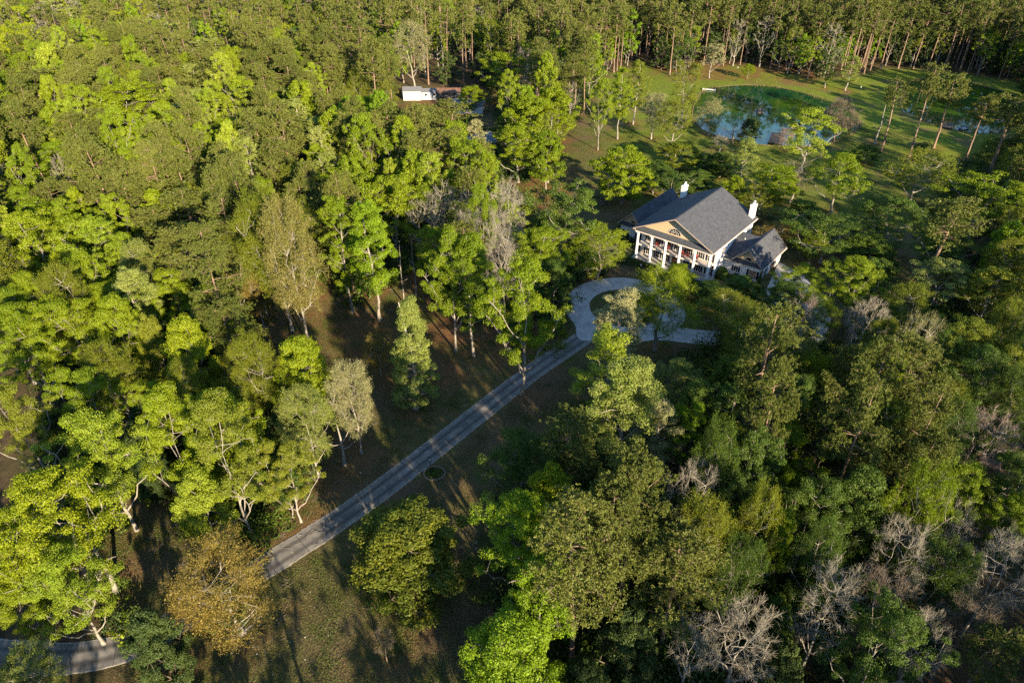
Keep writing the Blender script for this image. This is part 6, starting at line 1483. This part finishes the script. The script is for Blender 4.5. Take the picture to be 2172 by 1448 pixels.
def shed(name, x, y, rz, L, Wd, Hh, hr, wall, rf, label, wins=(), door=None, cat="shed"):
    e = empty(name, (x, y, 0), rz, label=label, cat=cat); MB().box(-L / 2, L / 2, -Wd / 2, Wd / 2, 0, Hh).prism([(-L / 2, -Wd / 2, Hh), (-L / 2, Wd / 2, Hh), (-L / 2, 0, Hh + hr - .1)], np.array([.1, 0, 0])).prism([(L / 2 - .1, -Wd / 2, Hh), (L / 2 - .1, Wd / 2, Hh), (L / 2 - .1, 0, Hh + hr - .1)], np.array([.1, 0, 0])).build("wall", wall, e)
    mb = MB(); s_ = .25; slab(mb, [(-L / 2 - s_, -Wd / 2 - s_, Hh), (L / 2 + s_, -Wd / 2 - s_, Hh), (L / 2 + s_, 0, Hh + hr), (-L / 2 - s_, 0, Hh + hr)], .08); slab(mb, [(-L / 2 - s_, .001, Hh + hr), (L / 2 + s_, .001, Hh + hr), (L / 2 + s_, Wd / 2 + s_, Hh), (-L / 2 - s_, Wd / 2 + s_, Hh)], .08)
    k = int(L / .6)
    for i in range(k): xx = -L / 2 + (i + .5) * L / k; mb.prism([(xx, -Wd / 2 - s_, Hh + .005), (xx + .04, -Wd / 2 - s_, Hh + .005), (xx + .04, -.05, Hh + hr), (xx, -.05, Hh + hr)], np.array([0, 0, .035]))
    mb.build("roof", rf, e)
    for wx in wins:
        f = MB().box(wx - .5, wx + .5, -Wd / 2 - .05, -Wd / 2 - .002, Hh * .48, Hh * .86).build("window", M_fr, e); MB().box(wx - .46, wx - .02, -Wd / 2 - .07, -Wd / 2 - .052, Hh * .50, Hh * .84).box(wx + .02, wx + .46, -Wd / 2 - .07, -Wd / 2 - .052, Hh * .52, Hh * .82).build("pane", M_gl, f)
    if door: d = MB().box(door - .5, door + .5, -Wd / 2 - .06, -Wd / 2 - .003, .05, Hh * .86).build("door", plain("shed_door", (.66, .64, .6), .6), e); MB().box(door + .34, door + .40, -Wd / 2 - .1, -Wd / 2 - .062, 1.0, 1.1).build("handle", M_blk, d)
    return e
shed("white_shed", -37.0, 261.0, .03, 6.6, 4.5, 3.3, 1.2, M_ws, M_gr, "larger white metal shed with a plain door in the forest clearing", door=1.8)
shed("white_shed", -30.9, 261.5, .03, 5.2, 3.6, 2.7, 1.0, M_ws, M_gr, "smaller white shed with two dark windows, right of the larger", wins=(-1.0, 2.0), door=.5)
e = empty("wire_pen", (-23.6, 262.3, 0), .03, label="long grey wire-mesh pen with a rusty roof beside the white sheds", cat="animal pen"); pb = MB()
for i in range(6): pb.bar((-4.2 + i * 1.68, -1.9, 0), (-4.2 + i * 1.68, -1.9, 2.3), .05)
for i in range(6): pb.bar((-4.2 + i * 1.68, 1.9, 0), (-4.2 + i * 1.68, 1.9, 3.0), .05)
pb.build("posts", M_gr, e); mb = MB(); slab(mb, [(-4.5, -2.1, 2.3), (4.5, -2.1, 2.3), (4.5, 2.1, 3.1), (-4.5, 2.1, 3.1)], .06); mb.build("roof", M_rust, e)
mb = MB(); 
for i in range(42): mb.bar((-4.2 + i * .2049, -1.88, 0), (-4.2 + i * .2049, -1.88, 2.2), .018)
for i in range(10): mb.bar((-4.2, -1.9, .1 + i * .23), (4.2, -1.9, .1 + i * .23), .018)
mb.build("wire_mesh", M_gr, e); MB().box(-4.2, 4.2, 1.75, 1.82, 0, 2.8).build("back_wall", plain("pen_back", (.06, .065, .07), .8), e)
shed("grey_house", -15.5, 246, -.1, 11, 7, 2.8, 1.5, M_ws, plain("bluegrey_roof", (.10, .12, .14), .7, .1), "low house with a blue-grey roof mostly hidden below the pen", cat="house")
shed("grey_house", -12.5, 207, .5, 13, 8, 2.8, 1.6, M_ws, plain("palegrey_roof", (.13, .145, .16), .7, .1), "house with a pale grey roof glimpsed between pines below the sheds", cat="house")
shed("white_shed", -205, 470, .3, 10, 7, 3, 1.4, M_ws, M_gr, "white outbuilding beyond the forest near the top left", cat="shed")
M_wood = plain("dock_wood", (.10, .075, .055), .85, .3, 3); M_dw = plain("dark_wood", (.03, .026, .024), .8, .3, 3)
def dock(x, y, rz, L, Wd, mat, label, rail=False):
    e = empty("dock", (x, y, 0), rz, label=label, cat="dock"); q = MB(); k = int(L / .22)
    for i in range(k): q.box(-L / 2 + i * L / k, -L / 2 + (i + .9) * L / k, -Wd / 2, Wd / 2, .42, .47)
    q.build("deck", mat, e)
    for sx in (-1, 1):
        for sy in (-1, 1): MB().cyl(sx * (L / 2 - .1), sy * (Wd / 2 + .07), 0, 1.0 if rail else .6, .07, .07, 8).build("piling", mat, e)
    q = MB().box(-L / 2, L / 2, -Wd / 2 + .02, -Wd / 2 + .1, .26, .42).box(-L / 2, L / 2, Wd / 2 - .1, Wd / 2 - .02, .26, .42); q.build("beam", mat, e)
    if rail:
        q = MB()
        for sy in (-1, 1):
            for i in range(4): q.bar((-L / 2 + .1 + i * (L - .2) / 3, sy * (Wd / 2 - .05), .47), (-L / 2 + .1 + i * (L - .2) / 3, sy * (Wd / 2 - .05), 1.4), .03)
            q.bar((-L / 2, sy * (Wd / 2 - .05), 1.4), (L / 2, sy * (Wd / 2 - .05), 1.4), .03)
        q.build("rail", M_gr, e)
dock(76.3, 272.3, -.35, 5.0, 1.0, plain("pale_wood", (.55, .52, .46), .8, .1, 3), "small pale dock at the left end of the round pond")
dock(84.5, 215.5, 1.15, 11, 4.2, M_dw, "wide dark wooden dock jutting into the round pond"); dock(145.5, 228.2, .9, 5.5, 3.2, M_wood, "brown dock with a metal rail on the far pond", rail=True)
# boat hull
e = empty("pedal_boat", (149.5, 225.6, 0), .35, label="small dark blue boat with a pale rim beside the railed dock", cat="boat"); q = MB(); ns = 9
prof = [(0.0, .05), (.55, .0), (.8, .15), (.85, .45)]; rings = []
for i in range(ns):
    u = i / (ns - 1); wv = max(.12, math.sin(math.pi * min(1, .18 + u * .62)) ** .8) * .95; rings.append([(-1.8 + 3.6 * u, s * p[0] * wv, p[1] + .12 * abs(u - .5)) for s in (-1, 1) for p in (prof[::-1] if s < 0 else prof)])
for i in range(ns - 1):
    for k in range(7): q.poly([rings[i][k], rings[i + 1][k], rings[i + 1][k + 1], rings[i][k + 1]])
q.poly(rings[0]); q.poly(rings[-1]); q.build("hull", plain("boat_blue", (.02, .07, .22), .35, .05), e)
q = MB()
for i in range(ns - 1): q.bar(rings[i][0], rings[i + 1][0], .05).bar(rings[i][7], rings[i + 1][7], .05)
q.build("rim", M_white, e); MB().box(-.2, .2, -.6, .6, .35, .42).build("seat", M_white, e); MB().box(.7, 1.0, -.55, .55, .35, .42).build("seat", M_white, e)
# fallen logs and debris
def log(x, y, L, r0, rz, label):
    u = np.linspace(-.5, .5, 8); r_ = np.random.default_rng(int(L * 10)); P_ = np.stack([u * L, r_.normal(0, .12, 8), .22 + r_.normal(0, .04, 8) + np.linspace(0, .5, 8)], 1); V_, F_ = tubes(P_[None], np.linspace(r0, r0 * .45, 8)[None], 8)
    e = empty("fallen_log", (x, y, 0), rz, label=label, cat="log", group="fallen logs in the lower right woods"); child("stem", mesh_np("log", V_, F_, [BARK['g']]), e)
    MB().bar(P_[4], P_[4] + [.6, .9, .5], .05).build("branch", BARK['g'], e); MB().bar(P_[5], P_[5] + [.5, -.8, .4], .05).build("branch", BARK['g'], e)
log(39.0, 47.4, 9, .24, .12, "long fallen log, upper of two in the dark lower right woods"); log(34.0, 47.6, 6, .2, .5, "short fallen log, lower left of two in the dark lower right woods")
r = random.Random(5)
rk = MB()
def pebble(mb, x, y, s):
    o = len(mb.v); k = 6
    mb.v += [(x + s * math.cos(6.283 * i / k) * r.uniform(.7, 1.1), y + s * math.sin(6.283 * i / k) * r.uniform(.7, 1.1), .0) for i in range(k)] + [(x + .6 * s * math.cos(6.283 * i / k), y + .6 * s * math.sin(6.283 * i / k), s * r.uniform(.4, .6)) for i in range(k)]
    for i in range(k): j = (i + 1) % k; mb.f.append([o + i, o + j, o + k + j, o + k + i]); mb.m.append(0)
    mb.f.append([o + k + i for i in range(k)]); mb.m.append(0)
for (x0, y0, sp, n_) in ((4, 83.5, 2.5, 26), (-8, 85, 2.5, 10), (-24, 45, 4, 12), (-20, 60, 12, 30), (0, 60, 4, 14), (95, 284, 10, 25), (-28, 95, 6, 16)):
    for _ in range(n_): pebble(rk, r.gauss(x0, sp), r.gauss(y0, sp * .7), r.uniform(.05, .16))
rk = rk.build("lawn_debris", plain("pale_chips", (.36, .31, .26), .9, .2, 3)); tag(rk, "pale wood chips and stones scattered over the lawns", "debris", kind="stuff")

# litter, twigs and grass tufts on the open ground
def cards(seed, n_, rad, sx, sy, h, tilt):
    r = np.random.default_rng(seed); c0 = np.concatenate([r.normal(0, rad, (n_, 2)), r.uniform(.01, h, (n_, 1))], 1); nr = r.normal(0, tilt, (n_, 3)) + [0, 0, 1]; nr /= np.linalg.norm(nr, axis=1, keepdims=True)
    xx = np.cross(nr, r.normal(0, 1, nr.shape)); xx /= np.linalg.norm(xx, axis=1, keepdims=True); yy = np.cross(nr, xx); L = r.uniform(.6, 1.5, (n_, 1))
    V_ = np.stack([c0 - xx * sx * L, c0 - yy * sy * L, c0 + xx * sx * L, c0 + yy * sy * L], 1).reshape(-1, 3); V_[:, 2] = np.maximum(V_[:, 2], .008); return V_
def cardmesh(nm, V_, mat): return mesh_np(nm, V_, np.arange(len(V_)).reshape(-1, 4), [mat])
M_l1 = leafmat("litter_rust", (.12, .062, .026), (.19, .105, .045), transl=.05); M_l2 = leafmat("litter_tan", (.15, .105, .055), (.20, .15, .08), transl=.05)
M_g1 = leafmat("grass_blades", (.060, .095, .014), (.110, .130, .025), transl=.2); M_g2 = leafmat("grass_dry", (.12, .11, .035), (.17, .15, .05), transl=.2)
lm = [cardmesh("litter", cards(1, 260, 1.1, .038, .026, .03, .3), M_l1), cardmesh("litter", cards(2, 160, 1.5, .038, .026, .03, .3), M_l2), cardmesh("litter", cards(3, 300, .8, .036, .024, .03, .3), M_l1)]
rng = np.random.default_rng(77); pts = []
near = [q for q in tree_xy if q[1] < 150]
for _ in range(2600):
    q = near[rng.integers(len(near))]; x, y = q[0] + rng.normal(0, 3.2), q[1] + rng.normal(0, 3.2); s_ = rng.uniform(.7, 1.6); pts.append((x, y, .0, int(rng.choice([0, 0, 1, 2])), s_, 1, rng.uniform(0, 6.28)))
for _ in range(900): x, y = rng.uniform(-58, 12), rng.uniform(38, 130); s_ = rng.uniform(.8, 2.0); pts.append((x, y, .0, int(rng.choice([0, 1, 1])), s_, 1, rng.uniform(0, 6.28)))
pts = [p for p in pts if any(inside(p[0], p[1], c) for c in CLEAR)]
scatter('leaf_litter', pts, lm, 'brown fallen leaves and pine straw around the lawn trees', 'leaf litter')
def onpave(x, y):
    if (x - cx_) ** 2 + (y - cy_) ** 2 < 12.6 ** 2 and (x - cx_) ** 2 + (y - cy_) ** 2 > 6.5 ** 2: return True
    if min((x - a) ** 2 + (y - b_) ** 2 for a, b_ in DP) < 2.7 ** 2: return True
    if inside(x, y, ct): return True
    return False
cx_, cy_ = 22.5, 115.5; DP = [tuple(q) for q in smooth_open(DRV, 6)] + [(31 + i, 105.4) for i in range(0, 24, 2)]
hs_ = [hw_(-28.5, -1), hw_(9, -1), hw_(9, 27), hw_(-28.5, 27)]
gmm = [cardmesh("grass", cards(11, 260, .9, .012, .10, .08, 1.4), M_g1), cardmesh("grass", cards(12, 200, 1.1, .012, .10, .08, 1.4), M_g2), cardmesh("grass", cards(13, 320, .7, .014, .11, .1, 1.4), M_g1)]
pts = []
for _ in range(9000):
    y = 38 + 190 * rng.random() ** 1.3; x = rng.uniform(-60, 130)
    if not any(inside(x, y, c) for c in CLEAR) or onpave(x, y) or inside(x, y, hs_) or inside(x, y, [tuple(q) for q in p1[::4]]): continue
    s_ = rng.uniform(.7, 1.5); pts.append((x, y, 0, int(rng.choice([0, 1, 2])), s_, rng.uniform(.8, 1.6), rng.uniform(0, 6.28)))
scatter('lawn_grass', pts, gmm, 'uneven green and dry lawn grass along the driveway and around the mansion', 'grass')
tw = Acc(); r = np.random.default_rng(8); k = 26
st = r.normal(0, .9, (k, 3)) * [1, 1, 0] + [0, 0, .04]; a = r.uniform(0, 6.28, k); ln = r.uniform(.3, 1.4, k); en = st + np.stack([np.cos(a) * ln, np.sin(a) * ln, r.uniform(0, .12, k)], 1)
V_, F_ = tubes(np.stack([st, (st + en) / 2 + r.normal(0, .05, st.shape) * [1, 1, .2], en], 1), np.tile([.016, .012, .006], (k, 1)), 4)
tm = mesh_np("fallen_twigs", V_, F_, [BARK['g']]); pts = []
for _ in range(260):
    q = near[rng.integers(len(near))]; s_ = rng.uniform(.6, 1.5); pts.append((q[0] + rng.normal(0, 4), q[1] + rng.normal(0, 4), 0, 0, s_, s_, rng.uniform(0, 6.28)))
scatter('fallen_twigs', pts, [tm], 'grey fallen twigs and sticks scattered under the trees', 'twigs')
# reeds and low growth along the pond banks
rv = []; r = np.random.default_rng(21)
for p in (p1, p2):
    c = p.mean(0)
    for i in range(len(p)):
        if math.sin(i * .37) + .6 * math.sin(i * 1.3 + 1) < .1: continue
        for _ in range(16): q = p[i] + (p[i] - c) / np.linalg.norm(p[i] - c) * r.uniform(-.3, .8) + r.normal(0, .8, 2); h = r.uniform(.3, .9); d = r.normal(0, .12, 2); t_ = r.normal(0, 1, 2); t_ /= np.linalg.norm(t_); rv += [(q[0] - t_[0] * .04, q[1] - t_[1] * .04, 0), (q[0] + t_[0] * .04, q[1] + t_[1] * .04, 0), (q[0] + d[0] + t_[0] * .02, q[1] + d[1] + t_[1] * .02, h), (q[0] + d[0] - t_[0] * .02, q[1] + d[1] - t_[1] * .02, h)]
rd = bpy.data.objects.new("bank_reeds", mesh_np("bank_reeds", rv, np.arange(len(rv)).reshape(-1, 4), [M_g2])); C.objects.link(rd); tag(rd, "patchy reeds and weeds along the pond banks", "reeds", kind="stuff")
